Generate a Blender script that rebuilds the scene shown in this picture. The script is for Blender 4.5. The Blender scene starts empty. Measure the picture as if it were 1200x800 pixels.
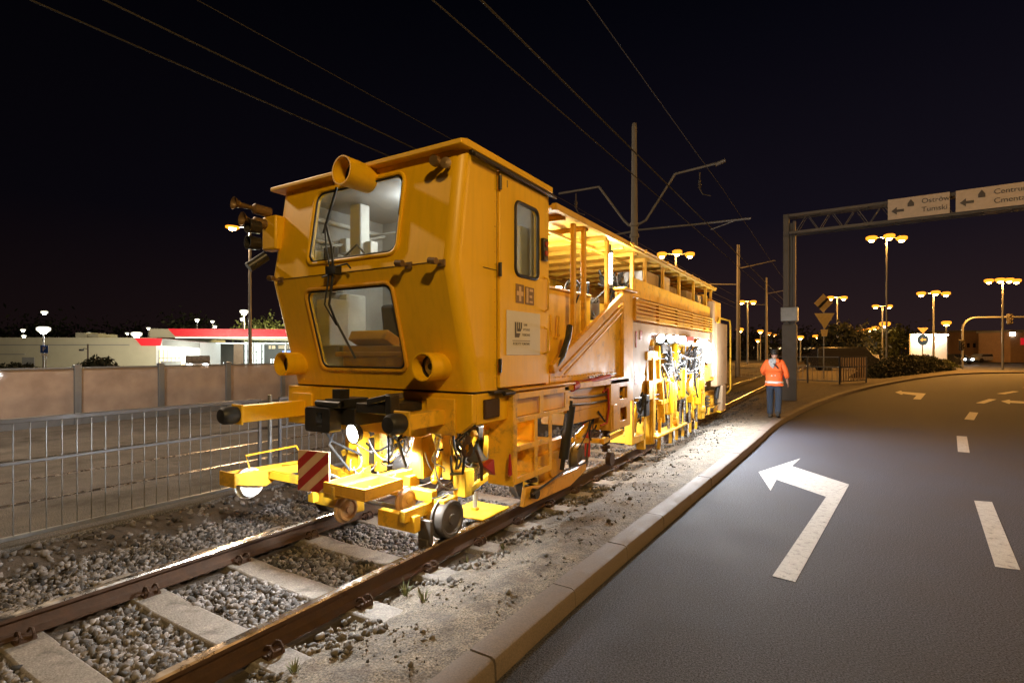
import bpy, math, random
import numpy as np
from mathutils import Vector, Matrix
from mathutils.geometry import tessellate_polygon
random.seed(7); rng = np.random.default_rng(7)
R = math.radians
S = bpy.context.scene
C = S.collection
# ------------------------------------------------------------ camera model (track runs along +Y, kerb to the right)
TH = math.atan(379/619); CO = math.cos(TH); SI = math.sin(TH); F = 619.0; EYE = 1.8
def ray(px, py):
    r = (px-600)/F
    return Vector((r*CO-SI, r*SI+CO, -(py-412)/F))
def onX(px, py, X):
    a = ray(px, py); t = X/a.x; return Vector((X, a.y*t, EYE+a.z*t))
def onY(px, py, Y):
    a = ray(px, py); t = Y/a.y; return Vector((a.x*t, Y, EYE+a.z*t))
def onZ(px, py, Z=0.0):
    a = ray(px, py); t = (Z-EYE)/a.z; return Vector((a.x*t, a.y*t, Z))
def onD(px, py, D):
    a = ray(px, py); return Vector((a.x*D, a.y*D, EYE+a.z*D))
# ------------------------------------------------------------ materials
M = {}
def mat(name, col, rough=.6, metal=0.0, var=.15, scale=6.0, bump=0.0, bscale=40.0, spec=.5, dirt=None, dscale=2.5, damt=.5,
        coat=0.0, streak=0, emit=None, estr=0.0, island=0.0, speck=0.0, rvar=.12):
    m = bpy.data.materials.new(name); m.use_nodes = True; M[name] = m
    nt = m.node_tree; N = nt.nodes; L = nt.links; p = N['Principled BSDF']
    p.inputs['Roughness'].default_value = rough; p.inputs['Metallic'].default_value = metal
    p.inputs['Specular IOR Level'].default_value = spec
    p.inputs['Coat Weight'].default_value = coat; p.inputs['Coat Roughness'].default_value = .36
    geo = N.new('ShaderNodeTexCoord')
    nz = N.new('ShaderNodeTexNoise'); nz.inputs['Scale'].default_value = scale; nz.inputs['Detail'].default_value = 8
    nz.inputs['Roughness'].default_value = .65
    L.new(geo.outputs['Object'], nz.inputs['Vector'])
    mr = N.new('ShaderNodeMapRange'); mr.inputs['From Min'].default_value = .3; mr.inputs['From Max'].default_value = .7
    mr.inputs['To Min'].default_value = 1-var; mr.inputs['To Max'].default_value = 1+var
    L.new(nz.outputs['Fac'], mr.inputs['Value'])
    mx = N.new('ShaderNodeVectorMath'); mx.operation = 'SCALE'; mx.inputs[0].default_value = col[:3]
    L.new(mr.outputs['Result'], mx.inputs['Scale']); out = mx.outputs[0]
    if island:
        g = N.new('ShaderNodeNewGeometry'); m2 = N.new('ShaderNodeMapRange')
        m2.inputs['To Min'].default_value = 1-island; m2.inputs['To Max'].default_value = 1+island
        L.new(g.outputs['Random Per Island'], m2.inputs['Value'])
        s2 = N.new('ShaderNodeVectorMath'); s2.operation = 'SCALE'
        L.new(out, s2.inputs[0]); L.new(m2.outputs['Result'], s2.inputs['Scale']); out = s2.outputs[0]
    if streak:
        mp = N.new('ShaderNodeMapping'); mp.inputs['Scale'].default_value = (9, 9, .7); L.new(geo.outputs['Object'], mp.inputs['Vector'])
        n5 = N.new('ShaderNodeTexNoise'); n5.inputs['Scale'].default_value = 2.2; n5.inputs['Detail'].default_value = 7; L.new(mp.outputs[0], n5.inputs['Vector'])
        m5 = N.new('ShaderNodeMapRange'); m5.inputs['From Min'].default_value = .48; m5.inputs['From Max'].default_value = .75; m5.inputs['To Min'].default_value = 1; m5.inputs['To Max'].default_value = 1-streak*2.4
        L.new(n5.outputs['Fac'], m5.inputs['Value']); s5 = N.new('ShaderNodeVectorMath'); s5.operation = 'SCALE'
        L.new(out, s5.inputs[0]); L.new(m5.outputs['Result'], s5.inputs['Scale']); out = s5.outputs[0]
    if speck:
        n3 = N.new('ShaderNodeTexNoise'); n3.inputs['Scale'].default_value = 90; n3.inputs['Detail'].default_value = 2
        L.new(geo.outputs['Object'], n3.inputs['Vector'])
        m3 = N.new('ShaderNodeMapRange'); m3.inputs['From Min'].default_value = .35; m3.inputs['From Max'].default_value = .68
        m3.inputs['To Min'].default_value = 1-speck; m3.inputs['To Max'].default_value = 1+speck*1.6
        L.new(n3.outputs['Fac'], m3.inputs['Value'])
        s3 = N.new('ShaderNodeVectorMath'); s3.operation = 'SCALE'
        L.new(out, s3.inputs[0]); L.new(m3.outputs['Result'], s3.inputs['Scale']); out = s3.outputs[0]
    if dirt:
        nd = N.new('ShaderNodeTexNoise'); nd.inputs['Scale'].default_value = dscale; nd.inputs['Detail'].default_value = 10
        nd.inputs['Roughness'].default_value = .7
        L.new(geo.outputs['Object'], nd.inputs['Vector'])
        md = N.new('ShaderNodeMapRange'); md.inputs['From Min'].default_value = .52; md.inputs['From Max'].default_value = .72
        md.inputs['To Max'].default_value = damt
        L.new(nd.outputs['Fac'], md.inputs['Value'])
        mix = N.new('ShaderNodeMix'); mix.data_type = 'RGBA'
        L.new(md.outputs['Result'], mix.inputs['Factor']); L.new(out, mix.inputs['A']); mix.inputs['B'].default_value = (*dirt, 1)
        out = mix.outputs['Result']
    L.new(out, p.inputs['Base Color'])
    if rvar:
        mq = N.new('ShaderNodeMapRange'); mq.inputs['From Min'].default_value = .3; mq.inputs['From Max'].default_value = .7
        mq.inputs['To Min'].default_value = max(.03, rough-rvar); mq.inputs['To Max'].default_value = min(1, rough+rvar)
        L.new(nz.outputs['Fac'], mq.inputs['Value']); L.new(mq.outputs['Result'], p.inputs['Roughness'])
    if bump:
        nb = N.new('ShaderNodeTexNoise'); nb.inputs['Scale'].default_value = bscale; nb.inputs['Detail'].default_value = 6
        L.new(geo.outputs['Object'], nb.inputs['Vector'])
        b = N.new('ShaderNodeBump'); b.inputs['Strength'].default_value = 1; b.inputs['Distance'].default_value = bump
        L.new(nb.outputs['Fac'], b.inputs['Height']); L.new(b.outputs['Normal'], p.inputs['Normal'])
    if emit:
        p.inputs['Emission Color'].default_value = (*emit, 1); p.inputs['Emission Strength'].default_value = estr
    return m
YEL = (.83, .475, .008)
mat('yellow_paint', YEL, .48, var=.04, scale=3, bump=.0012, bscale=9, dirt=(.34, .16, .03), dscale=1.7, damt=.05, coat=.35, spec=.28, streak=.04)
mat('yellow_worn', (.80, .45, .02), .5, var=.12, scale=5, bump=.001, bscale=30, dirt=(.13, .08, .04), dscale=6, damt=.75)
mat('grimy_brass', (.20, .12, .05), .5, .3, var=.3, dirt=(.06, .04, .02), dscale=12)
mat('orange_worn', (.70, .36, .02), .5, var=.12, scale=5, bump=.001, bscale=30, dirt=(.16, .08, .04), dscale=5, damt=.7)
mat('beige_paint', (.42, .30, .18), .55, var=.1, scale=3, dirt=(.25, .15, .09), dscale=4, damt=.6)
mat('roof_paint', (.66, .38, .04), .5, var=.1, scale=4, dirt=(.2, .1, .05), dscale=4, damt=.6)
mat('black_rubber', (.015, .015, .016), .55, var=.2)
mat('black_metal', (.03, .028, .027), .4, .3, var=.3, dirt=(.08, .05, .03), dscale=8)
mat('grey_metal', (.32, .32, .33), .4, .6, var=.15, dirt=(.12, .09, .07), dscale=6, damt=.6)
mat('steel', (.55, .54, .52), .28, .9, var=.15, scale=12)
mat('dark_steel', (.10, .085, .07), .5, .5, var=.3, dirt=(.10, .05, .025), dscale=9)
mat('white_panel', (.62, .62, .60), .5, var=.08)
mat('lining', (.36, .35, .34), .6, var=.1, dirt=(.2, .17, .14), dscale=5, damt=.4)
mat('white_paint', (.75, .75, .72), .45, var=.08, dirt=(.3, .25, .2), dscale=6, damt=.5)
mat('red_paint', (.42, .02, .015), .45, var=.12, dirt=(.12, .04, .03), dscale=7)
mat('cream_stripe', (.60, .40, .23), .5, var=.08, dirt=(.4, .25, .15), dscale=8)
mat('red_stripe', (.33, .02, .015), .5, var=.12, dirt=(.2, .04, .03), dscale=8)
mat('seat_fabric', (.04, .04, .045), .85, var=.2)
mat('rust', (.055, .028, .015), .75, .2, var=.35, scale=14, bump=.002, bscale=60, dirt=(.05, .03, .02), dscale=6)
mat('rail_head', (.42, .38, .33), .26, .95, var=.2, scale=9, dirt=(.15, .1, .07), dscale=12, damt=.35)
mat('concrete_sleeper', (.19, .165, .14), .8, var=.3, scale=9, bump=.004, bscale=70, dirt=(.055, .04, .03), dscale=6, damt=.9, speck=.2)
mat('kerb_stone', (.125, .098, .082), .75, var=.12, scale=8, bump=.0015, bscale=120, dirt=(.16, .12, .1), dscale=3, damt=.6, speck=.12)
mat('ballast', (.12, .107, .10), .8, var=.35, scale=25, island=.9)
mat('ballast_bed', (.06, .046, .036), .95, var=.4, scale=14, bump=.012, bscale=50)
mat('gravel', (.12, .105, .09), .85, var=.3, scale=30, island=.6)
mat('dirt', (.125, .103, .078), .95, var=.55, scale=7, bump=.016, bscale=38, dirt=(.085, .06, .042), dscale=4.2, damt=.85, speck=.55)
mat('asphalt', (.036, .037, .050), .80, var=.2, scale=.9, bump=.006, bscale=150, speck=.8, spec=.28, rvar=.06, dirt=(.04, .038, .042), dscale=.8, damt=.5)
mat('ground_far', (.085, .072, .06), .95, var=.3, scale=.6, bump=.01, bscale=12)
mat('gantry_grey', (.11, .10, .095), .6, .2, var=.1, dirt=(.07, .06, .05), dscale=3)
mat('paving', (.115, .108, .105), .9, var=.4, scale=2.2, bump=.012, bscale=40, dirt=(.035, .032, .025), dscale=1.3, damt=.95, speck=.5)
mat('road_paint', (.40, .39, .38), .65, var=.15, scale=9, dirt=(.08, .08, .085), dscale=16, damt=1.0, speck=.12, bump=.002, bscale=170)
mat('galvanised', (.24, .245, .25), .42, .6, var=.15, scale=10)
mat('dark_rail_paint', (.12, .12, .13), .45, .3, var=.2)
mat('mast_grey', (.22, .21, .20), .6, .3, var=.12, dirt=(.12, .1, .08), dscale=3)
mat('barrier_post', (.20, .23, .29), .45, .4, var=.1)
mat('copper_wire', (.035, .033, .03), .8, 0, var=.1)
mat('gantry_sign', (.50, .41, .34), .5, var=.12)
mat('sodium_tint_sign', (.85, .62, .25), .5, var=.1)  # sodium lamp tint painted into the sign colour
mat('pale_metal', (.50, .47, .36), .5, var=.1)
mat('sign_face', (.62, .58, .52), .5, var=.05)
mat('sign_text', (.07, .06, .06), .6, var=.05)
mat('blue_sign', (.02, .07, .35), .4, var=.05)
mat('hivis', (.95, .17, .035), .7, var=.12, scale=18, bump=.004, bscale=25)
mat('reflective', (.75, .76, .76), .35, var=.05)
mat('jeans', (.035, .05, .085), .9, var=.25, scale=20, bump=.004, bscale=22)
mat('skin', (.45, .26, .19), .55, var=.06)
mat('hair_dark', (.012, .010, .009), .6, var=.2)
mat('grey_cloth', (.42, .43, .45), .85, var=.2, scale=20)
mat('boot', (.03, .025, .022), .6, var=.2)
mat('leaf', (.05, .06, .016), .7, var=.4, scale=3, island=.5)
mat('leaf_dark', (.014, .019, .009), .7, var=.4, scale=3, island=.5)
mat('bark', (.08, .06, .045), .9, var=.3)
mat('weed', (.09, .10, .04), .7, var=.3, island=.4)
mat('cream_wall', (.42, .37, .25), .8, var=.06, scale=1)
mat('grey_wall', (.20, .19, .17), .8, var=.1, scale=1)
mat('brick_far', (.34, .22, .14), .85, var=.15, scale=2)
mat('red_fascia', (.50, .015, .02), .4, var=.05, emit=(.9, .02, .03), estr=.35)
mat('lit_white', (.7, .7, .7), .5, var=0, emit=(.85, 1, .95), estr=1.1)
mat('lit_warm', (.6, .5, .3), .5, var=0, emit=(1, .72, .35), estr=1.6)
mat('lit_blue', (.1, .15, .5), .5, var=0, emit=(.2, .35, 1), estr=1.0)
mat('window_dark', (.02, .02, .025), .15, var=0)
mat('car_dark', (.02, .022, .028), .25, .3, var=.05, coat=.5)
mat('car_light', (.4, .4, .42), .3, .3, var=.05, coat=.5)
def emat(name, col, st):
    m = bpy.data.materials.new(name); m.use_nodes = True; M[name] = m
    nt = m.node_tree; nt.nodes.clear(); e = nt.nodes.new('ShaderNodeEmission'); o = nt.nodes.new('ShaderNodeOutputMaterial')
    e.inputs[0].default_value = (*col, 1); e.inputs[1].default_value = st; nt.links.new(e.outputs[0], o.inputs[0])
emat('lamp_sodium', (1, .62, .22), 40)
emat('halo_orange', (1, .30, .02), 1.7)  # glow colours for the bowls that imitate a halo round each bulb
emat('halo_white', (1, .93, .7), 1.6)
emat('lamp_white', (.95, 1, .95), 40)
emat('lamp_work', (.92, .97, 1), 130)
emat('lamp_small', (1, .62, .22), 12)
emat('lamp_tube', (1, .96, .82), 28)
emat('lamp_red', (1, .03, .02), 4)
def glassmat(name, tint, gl=.08, mixt=None):
    m = bpy.data.materials.new(name); m.use_nodes = True; M[name] = m
    nt = m.node_tree; nt.nodes.clear(); N = nt.nodes; L = nt.links
    o = N.new('ShaderNodeOutputMaterial'); t = N.new('ShaderNodeBsdfTransparent'); g = N.new('ShaderNodeBsdfGlossy')
    t.inputs[0].default_value = (*tint, 1); g.inputs['Roughness'].default_value = .04
    lf = N.new('ShaderNodeLayerWeight'); lf.inputs[0].default_value = .5; lp = N.new('ShaderNodeMath'); lp.operation = 'POWER'; lp.inputs[1].default_value = 4; L.new(lf.outputs['Facing'], lp.inputs[0])
    lw = N.new('ShaderNodeMath'); lw.operation = 'MULTIPLY_ADD'; lw.inputs[1].default_value = .5; lw.inputs[2].default_value = .035; L.new(lp.outputs[0], lw.inputs[0])
    mx = N.new('ShaderNodeMixShader'); L.new(lw.outputs[0], mx.inputs[0]); L.new(t.outputs[0], mx.inputs[1]); L.new(g.outputs[0], mx.inputs[2])
    last = mx
    if mixt:
        d = N.new('ShaderNodeBsdfDiffuse'); d.inputs[0].default_value = (*mixt[0], 1)
        nz = N.new('ShaderNodeTexNoise'); nz.inputs['Scale'].default_value = 2.2; nz.inputs['Detail'].default_value = 9
        tc = N.new('ShaderNodeTexCoord'); L.new(tc.outputs['Object'], nz.inputs['Vector'])
        mr = N.new('ShaderNodeMapRange'); mr.inputs['From Min'].default_value = .35; mr.inputs['From Max'].default_value = .7
        mr.inputs['To Min'].default_value = mixt[1]-.2*mixt[1]; mr.inputs['To Max'].default_value = mixt[1]+.2*mixt[1]
        L.new(nz.outputs['Fac'], mr.inputs['Value'])
        m2 = N.new('ShaderNodeMixShader'); L.new(mr.outputs[0], m2.inputs[0]); L.new(mx.outputs[0], m2.inputs[1]); L.new(d.outputs[0], m2.inputs[2])
        last = m2
    L.new(last.outputs[0], o.inputs[0])
glassmat('window_glass', (.80, .83, .82), mixt=((.4, .38, .35), .12))
glassmat('barrier_glass', (.72, .66, .63), mixt=((.56, .48, .47), .66))
glassmat('lens_glass', (.9, .9, .88))
# ------------------------------------------------------------ mesh helpers
ORG = {}
def frame_of(d):
    d = d.normalized(); a = Vector((0, 0, 1)) if abs(d.z) < .9 else Vector((1, 0, 0))
    u = d.cross(a).normalized(); return u, d.cross(u).normalized(), d
class MB:
    def __init__(s): s.v = []; s.f = []; s.m = []; s.mi = 0
    def add(s, vs, fs):
        n = len(s.v); s.v += [tuple(a) for a in vs]
        for f in fs: s.f.append([i+n for i in f]); s.m.append(s.mi)
        return s
    def box(s, x0, x1, y0, y1, z0, z1):
        x0, x1 = sorted((x0, x1)); y0, y1 = sorted((y0, y1)); z0, z1 = sorted((z0, z1))
        return s.add([(x, y, z) for z in (z0, z1) for y in (y0, y1) for x in (x0, x1)],
                     [(0, 2, 3, 1), (4, 5, 7, 6), (0, 1, 5, 4), (2, 6, 7, 3), (0, 4, 6, 2), (1, 3, 7, 5)])
    def cbox(s, c, size, rot=None):
        c = Vector(c); hx, hy, hz = [q/2 for q in size]; mtx = rot if rot else Matrix.Identity(3)
        return s.add([c+mtx @ Vector((x, y, z)) for z in (-hz, hz) for y in (-hy, hy) for x in (-hx, hx)],
                     [(0, 2, 3, 1), (4, 5, 7, 6), (0, 1, 5, 4), (2, 6, 7, 3), (0, 4, 6, 2), (1, 3, 7, 5)])
    def bar(s, p0, p1, w, h, up=(0, 0, 1)):
        p0 = Vector(p0); p1 = Vector(p1); d = (p1-p0); L = d.length; d.normalize(); up = Vector(up)
        if abs(d.dot(up)) > .98: up = Vector((1, 0, 0))
        a = d.cross(up).normalized(); b = a.cross(d).normalized()
        vs = [p0+d*L*t+a*(w/2*i)+b*(h/2*j) for t in (0, 1) for j in (-1, 1) for i in (-1, 1)]
        return s.add(vs, [(0, 2, 3, 1), (4, 5, 7, 6), (0, 1, 5, 4), (2, 6, 7, 3), (0, 4, 6, 2), (1, 3, 7, 5)])
    def tube(s, p0, p1, r, r2=None, n=12, cap=True):
        p0 = Vector(p0); p1 = Vector(p1); r2 = r if r2 is None else r2
        u, w, d = frame_of(p1-p0); vs = []
        for p, q in ((p0, r), (p1, r2)):
            for i in range(n):
                a = 2*math.pi*i/n; vs.append(p+u*math.cos(a)*q+w*math.sin(a)*q)
        fs = [(i, (i+1) % n, n+(i+1) % n, n+i) for i in range(n)]
        if cap: fs += [tuple(range(n-1, -1, -1)), tuple(range(n, 2*n))]
        return s.add(vs, fs)
    def lathe(s, p0, d, prof, n=20):      # prof: (distance along, radius)
        p0 = Vector(p0); u, w, d = frame_of(Vector(d)); vs = []
        for (t, q) in prof:
            for i in range(n):
                a = 2*math.pi*i/n; vs.append(p0+d*t+u*math.cos(a)*q+w*math.sin(a)*q)
        fs = []
        for k in range(len(prof)-1):
            fs += [(k*n+i, k*n+(i+1) % n, (k+1)*n+(i+1) % n, (k+1)*n+i) for i in range(n)]
        return s.add(vs, fs)
    def path(s, pts, r, n=8, closed=False):
        pts = [Vector(p) for p in pts]; m = len(pts); vs = []; ref = None
        for k, p in enumerate(pts):
            if closed: d = pts[(k+1) % m]-pts[k-1]
            else: d = pts[min(k+1, m-1)]-pts[max(k-1, 0)]
            d.normalize()
            if ref is None: u = frame_of(d)[0]
            else: u = (ref-d*ref.dot(d)).normalized()
            ref = u; w = d.cross(u)
            for i in range(n):
                a = 2*math.pi*i/n; vs.append(p+u*math.cos(a)*r+w*math.sin(a)*r)
        fs = []
        for k in range(m if closed else m-1):
            a = k*n; b = ((k+1) % m)*n
            fs += [(a+i, a+(i+1) % n, b+(i+1) % n, b+i) for i in range(n)]
        if not closed: fs += [tuple(range(n-1, -1, -1)), tuple(range((m-1)*n, m*n))]
        return s.add(vs, fs)
    def plate(s, outer, holes, fn, th):   # outline with holes in 2D, fn maps (u,v)->Vector, th = thickness vector
        loops = [outer]+list(holes); th = Vector(th)
        tris = tessellate_polygon([[Vector((a, b, 0)) for a, b in l] for l in loops])
        flat = [q for l in loops for q in l]; n = len(flat)
        A = [fn(a, b) for a, b in flat]; B = [q+th for q in A]
        fs = [tuple(t) for t in tris]+[tuple(n+i for i in reversed(t)) for t in tris]; o = 0
        for l in loops:
            k = len(l); fs += [(o+i, o+(i+1) % k, n+o+(i+1) % k, n+o+i) for i in range(k)]; o += k
        return s.add(A+B, fs)
    def prismx(s, poly, x0, x1): return s.plate(poly, [], lambda a, b: Vector((x0, a, b)), (x1-x0, 0, 0))
    def prismy(s, poly, y0, y1): return s.plate(poly, [], lambda a, b: Vector((a, y0, b)), (0, y1-y0, 0))
    def cut(s): s.cuts = getattr(s, 'cuts', [])+[(len(s.v), len(s.f))]; return s
    def each(s, name, mats, parent=None, **kw):
        cs = [(0, 0)]+getattr(s, 'cuts', [])
        if cs[-1] != (len(s.v), len(s.f)): cs.append((len(s.v), len(s.f)))
        out = []
        for (v0, f0), (v1, f1) in zip(cs, cs[1:]):
            q = MB(); q.v = s.v[v0:v1]; q.f = [[i-v0 for i in f] for f in s.f[f0:f1]]; q.m = s.m[f0:f1]; out.append(q.build(name, mats, parent, **kw))
        return out
    def build(s, name, mats, parent=None, bevel=0.0, smooth=35, local=False, label=None, recalc=True):
        me = bpy.data.meshes.new(name)
        o = Vector((0, 0, 0))
        if parent is not None:
            if not local: o = ORG.get(parent.name, Vector((0, 0, 0)))
        elif not local:
            a = np.array(s.v); o = Vector(((a[:, 0].min()+a[:, 0].max())/2, (a[:, 1].min()+a[:, 1].max())/2, a[:, 2].min()))
        me.from_pydata([(v[0]-o.x, v[1]-o.y, v[2]-o.z) for v in s.v], [], s.f)
        if isinstance(mats, str): mats = [mats]
        for q in mats: me.materials.append(M[q])
        if len(mats) > 1: me.polygons.foreach_set('material_index', s.m)
        if recalc:
            import bmesh
            b = bmesh.new(); b.from_mesh(me); bmesh.ops.recalc_face_normals(b, faces=b.faces); b.to_mesh(me); b.free()
        if smooth:
            me.polygons.foreach_set('use_smooth', [True]*len(me.polygons)); me.set_sharp_from_angle(angle=R(smooth))
        ob = bpy.data.objects.new(name, me); C.objects.link(ob)
        if parent is not None:
            ob.parent = parent; ORG[ob.name] = ORG.get(parent.name, Vector((0, 0, 0)))
        else:
            ob.location = o; ORG[ob.name] = o
        if bevel:
            bm = ob.modifiers.new('bevel', 'BEVEL'); bm.width = bevel; bm.segments = 2; bm.limit_method = 'ANGLE'; bm.angle_limit = R(40)
            bm.harden_normals = False
        if label: ob['label'] = label
        return ob
def tag(o, label, cat, group=None):
    o['label'] = label; o['category'] = cat
    if group: o['group'] = group
    return o
def thing(name, loc, label, cat, group=None, rz=0):
    o = bpy.data.objects.new(name, None); C.objects.link(o); o.location = loc; o.rotation_euler = (0, 0, rz)
    o.empty_display_size = .3; ORG[o.name] = Vector(loc); return tag(o, label, cat, group)
def struct(o, kind='structure'): o['kind'] = kind; return o
def copy_tree(o, parent=None):
    c = o.copy(); C.objects.link(c)
    if parent is not None: c.parent = parent
    for ch in list(o.children): copy_tree(ch, c)
    return c
def point(loc, w, col, r=.08, name='lamp_light', spot=None, aim=None, blend=.5, parent=None):
    l = bpy.data.lights.new(name, 'SPOT' if spot else 'POINT'); l.energy = w; l.color = col; l.shadow_soft_size = r
    o = bpy.data.objects.new(name, l); C.objects.link(o); o.location = loc
    if spot:
        l.spot_size = R(spot); l.spot_blend = blend
        o.rotation_euler = (Vector(aim)-Vector(loc)).to_track_quat('-Z', 'Y').to_euler()
    if parent is not None: o.parent = parent; o.location = Vector(loc)-ORG[parent.name]
    return o
def rrect(x0, x1, z0, z1, r, n=5):
    pts = []
    for cx, cz, a0 in ((x1-r, z1-r, 0), (x0+r, z1-r, 90), (x0+r, z0+r, 180), (x1-r, z0+r, 270)):
        for i in range(n+1):
            a = R(a0+90*i/n); pts.append((cx+r*math.cos(a), cz+r*math.sin(a)))
    return pts
def arc(c, r, a0, a1, n, ax=(0, 1, 0), ay=(0, 0, 1)):
    c = Vector(c); ax = Vector(ax); ay = Vector(ay)
    return [c+ax*r*math.cos(R(a0+(a1-a0)*i/n))+ay*r*math.sin(R(a0+(a1-a0)*i/n)) for i in range(n+1)]
def sag(p0, p1, dip, n=14):
    p0 = Vector(p0); p1 = Vector(p1)
    return [p0.lerp(p1, i/n)-Vector((0, 0, dip*4*(i/n)*(1-i/n))) for i in range(n+1)]
def text_mesh(txt, size, name, m, parent, loc, rot, align='CENTER', off=.002, local=True):
    cu = bpy.data.curves.new(name, 'FONT'); cu.body = txt; cu.size = size; cu.align_x = align; cu.align_y = 'CENTER'; cu.extrude = off
    ob = bpy.data.objects.new('tmp', cu); C.objects.link(ob); bpy.context.view_layer.update()
    me = bpy.data.meshes.new_from_object(ob.evaluated_get(bpy.context.evaluated_depsgraph_get()))
    bpy.data.objects.remove(ob); me.materials.clear(); me.materials.append(M[m])
    o = bpy.data.objects.new(name, me); C.objects.link(o); o.parent = parent
    o.location = Vector(loc)-(Vector((0, 0, 0)) if local else ORG[parent.name]); o.rotation_euler = rot; return o
# ------------------------------------------------------------ terrain
def catmull(P, n=8):
    P = [Vector(p) for p in P]; out = []
    for i in range(len(P)-1):
        a = P[max(i-1, 0)]; b = P[i]; c = P[i+1]; d = P[min(i+2, len(P)-1)]
        for k in range(n):
            t = k/n; out.append(.5*((2*b)+(c-a)*t+(2*a-5*b+4*c-d)*t*t+(3*b-a-3*c+d)*t**3))
    out.append(P[-1]); return out
KT = .12
kerb_pts = [(-1.60, -6, 0), (-1.61, -1, 0), (-1.60, 2.3, 0), (-1.56, 4.0, 0), (-1.45, 6.7, 0), (-1.30, 10.5, 0), (-1.13, 14.8, 0), (-.55, 20, 0),
            (.45, 26.2, 0), (2.15, 34, 0), (5.2, 45, 0), (8.6, 54, 0), (13.5, 60, 0), (22, 63, 0)]
K = catmull(kerb_pts, 10)
def offs(P, d):
    out = []
    for i, p in enumerate(P):
        t = (P[min(i+1, len(P)-1)]-P[max(i-1, 0)]).normalized(); out.append(p+Vector((t.y, -t.x, 0))*d)
    return out
g = MB(); g.add([(-500, -60, -.10), (500, -60, -.10), (500, 700, -.10), (-500, 700, -.10)], [(0, 1, 2, 3)])
struct(g.build('ground', 'ground_far', smooth=0))
# road: from the kerb face out to the right and on to the junction
rd = MB(); Kf = offs(K, .02)
vs = [(p.x, p.y, 0) for p in Kf]+[(90, p.y if i else -6, 0) for i, p in enumerate(Kf)]
n = len(Kf); rd.add(vs, [(i, n+i, n+i+1, i+1) for i in range(n-1)])
o = len(rd.v); rd.add([(-9, 63.0, 0), (90, 63.0, 0), (90, 92, 0), (-9, 92, 0)], [(0, 1, 2, 3)])
struct(rd.build('road', 'asphalt', smooth=0, recalc=False))
# kerb made of one-metre stones with open joints
kb = MB()
cum = [0.0]
for i in range(1, len(K)): cum.append(cum[-1]+(K[i]-K[i-1]).length)
def at_len(L):
    L = max(0, min(L, cum[-1]-1e-3)); i = max(j for j in range(len(cum)) if cum[j] <= L); i = min(i, len(K)-2)
    t = (L-cum[i])/(cum[i+1]-cum[i]); p = K[i].lerp(K[i+1], t); d = (K[i+1]-K[i]).normalized(); return p, Vector((d.y, -d.x, 0))
L = 0.42
while L < cum[-1]-1:
    dz = random.uniform(-.004, .004); dx = random.uniform(-.004, .004)
    sec = [(.015+dx, -.05), (.008+dx, KT-.03+dz), (-.002+dx, KT-.01+dz), (-.02+dx, KT+dz), (-.17+dx, KT+dz), (-.17+dx, -.05)]
    vs = []; step = 3
    for k in range(step+1):
        p, nn = at_len(L+.006+k*(.988/step))
        vs += [p+nn*a+Vector((0, 0, b)) for a, b in sec]
    m6 = len(sec); fs = [(k*m6+i, k*m6+(i+1) % m6, (k+1)*m6+(i+1) % m6, (k+1)*m6+i) for k in range(step) for i in range(m6)]
    fs += [tuple(range(m6)), tuple(range(step*m6+m6-1, step*m6-1, -1))]
    kb.add(vs, fs); L += 1.0
struct(kb.build('kerb', 'kerb_stone', smooth=30))
def vnoise(x, y, s, seed=0):
    x = x*s+seed*17.3; y = y*s+seed*9.1
    return (math.sin(x*1.3+math.sin(y*1.7))*math.cos(y*1.1+math.sin(x*.9))+.5*math.sin(x*2.9+1.3*math.cos(y*3.1))*math.cos(y*2.7))/1.5
# verge between the near rail and the kerb
vg = MB(); Ki = offs(K, -.168); cols = 26; rows = []
ys = [i for i in range(len(Ki))]
dense = []
for i in range(len(Ki)-1):
    sub = 6 if Ki[i].y < 12 else 3
    for k in range(sub): dense.append(Ki[i].lerp(Ki[i+1], k/sub))
dense.append(Ki[-1])
def verge_z(x, y, u):
    base = -.045+(KT-.012+.045)*min(1, max(0, (u-.05)/.65))**.8
    amp = .016*min(1, 6*(1-u)+.12)
    return base+amp*vnoise(x, y, 4.2)+amp*.6*vnoise(x, y, 11, 3)
vs = []
for p in dense:
    xl = -2.80
    for j in range(cols+1):
        u = j/cols; x = xl+(p.x-xl)*u; vs.append((x, p.y, verge_z(x, p.y, min(1, u*(p.x-xl)/1.03))))
w = cols+1
vg.add(vs, [(i*w+j, i*w+j+1, (i+1)*w+j+1, (i+1)*w+j) for i in range(len(dense)-1) for j in range(cols)])
struct(vg.build('verge', 'dirt', smooth=180, recalc=False))
# track bed and the strip to the railing
tb = MB(); xs = [-2.80-.1*k for k in range(36)]; yy = [-4+.25*k for k in range(200)]
def bed_z(x, y):
    z = -.062+.008*vnoise(x, y, 6)
    if x < -5.15: z += min(.10, (-5.15-x)*.13)+.014*vnoise(x, y, 5, 2)
    return z
tb.add([(x, y, bed_z(x, y)) for y in yy for x in xs], [(i*36+j+1, i*36+j, (i+1)*36+j, (i+1)*36+j+1) for i in range(199) for j in range(35)])
tb.add([(-2.8, 45.75, -.07), (-2.8, 120, -.07), (-6.3, 120, -.07), (-6.3, 45.75, -.07)], [(0, 1, 2, 3)])
struct(tb.build('track_bed', 'ballast_bed', smooth=180, recalc=False))
pv = MB()
for x0, x1, z in ((-7.93, -6.29, .055), (-9.36, -8.03, .055), (-11.0, -9.46, .055), (-15.6, -11.0, .10)):
    pv.box(x0, x1, -4, 120, z-.2, z)
pv.box(-6.29, -6.19, -4, 120, -.1, .075)
struct(pv.build('pavement', 'paving', smooth=0, bevel=.01))
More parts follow.
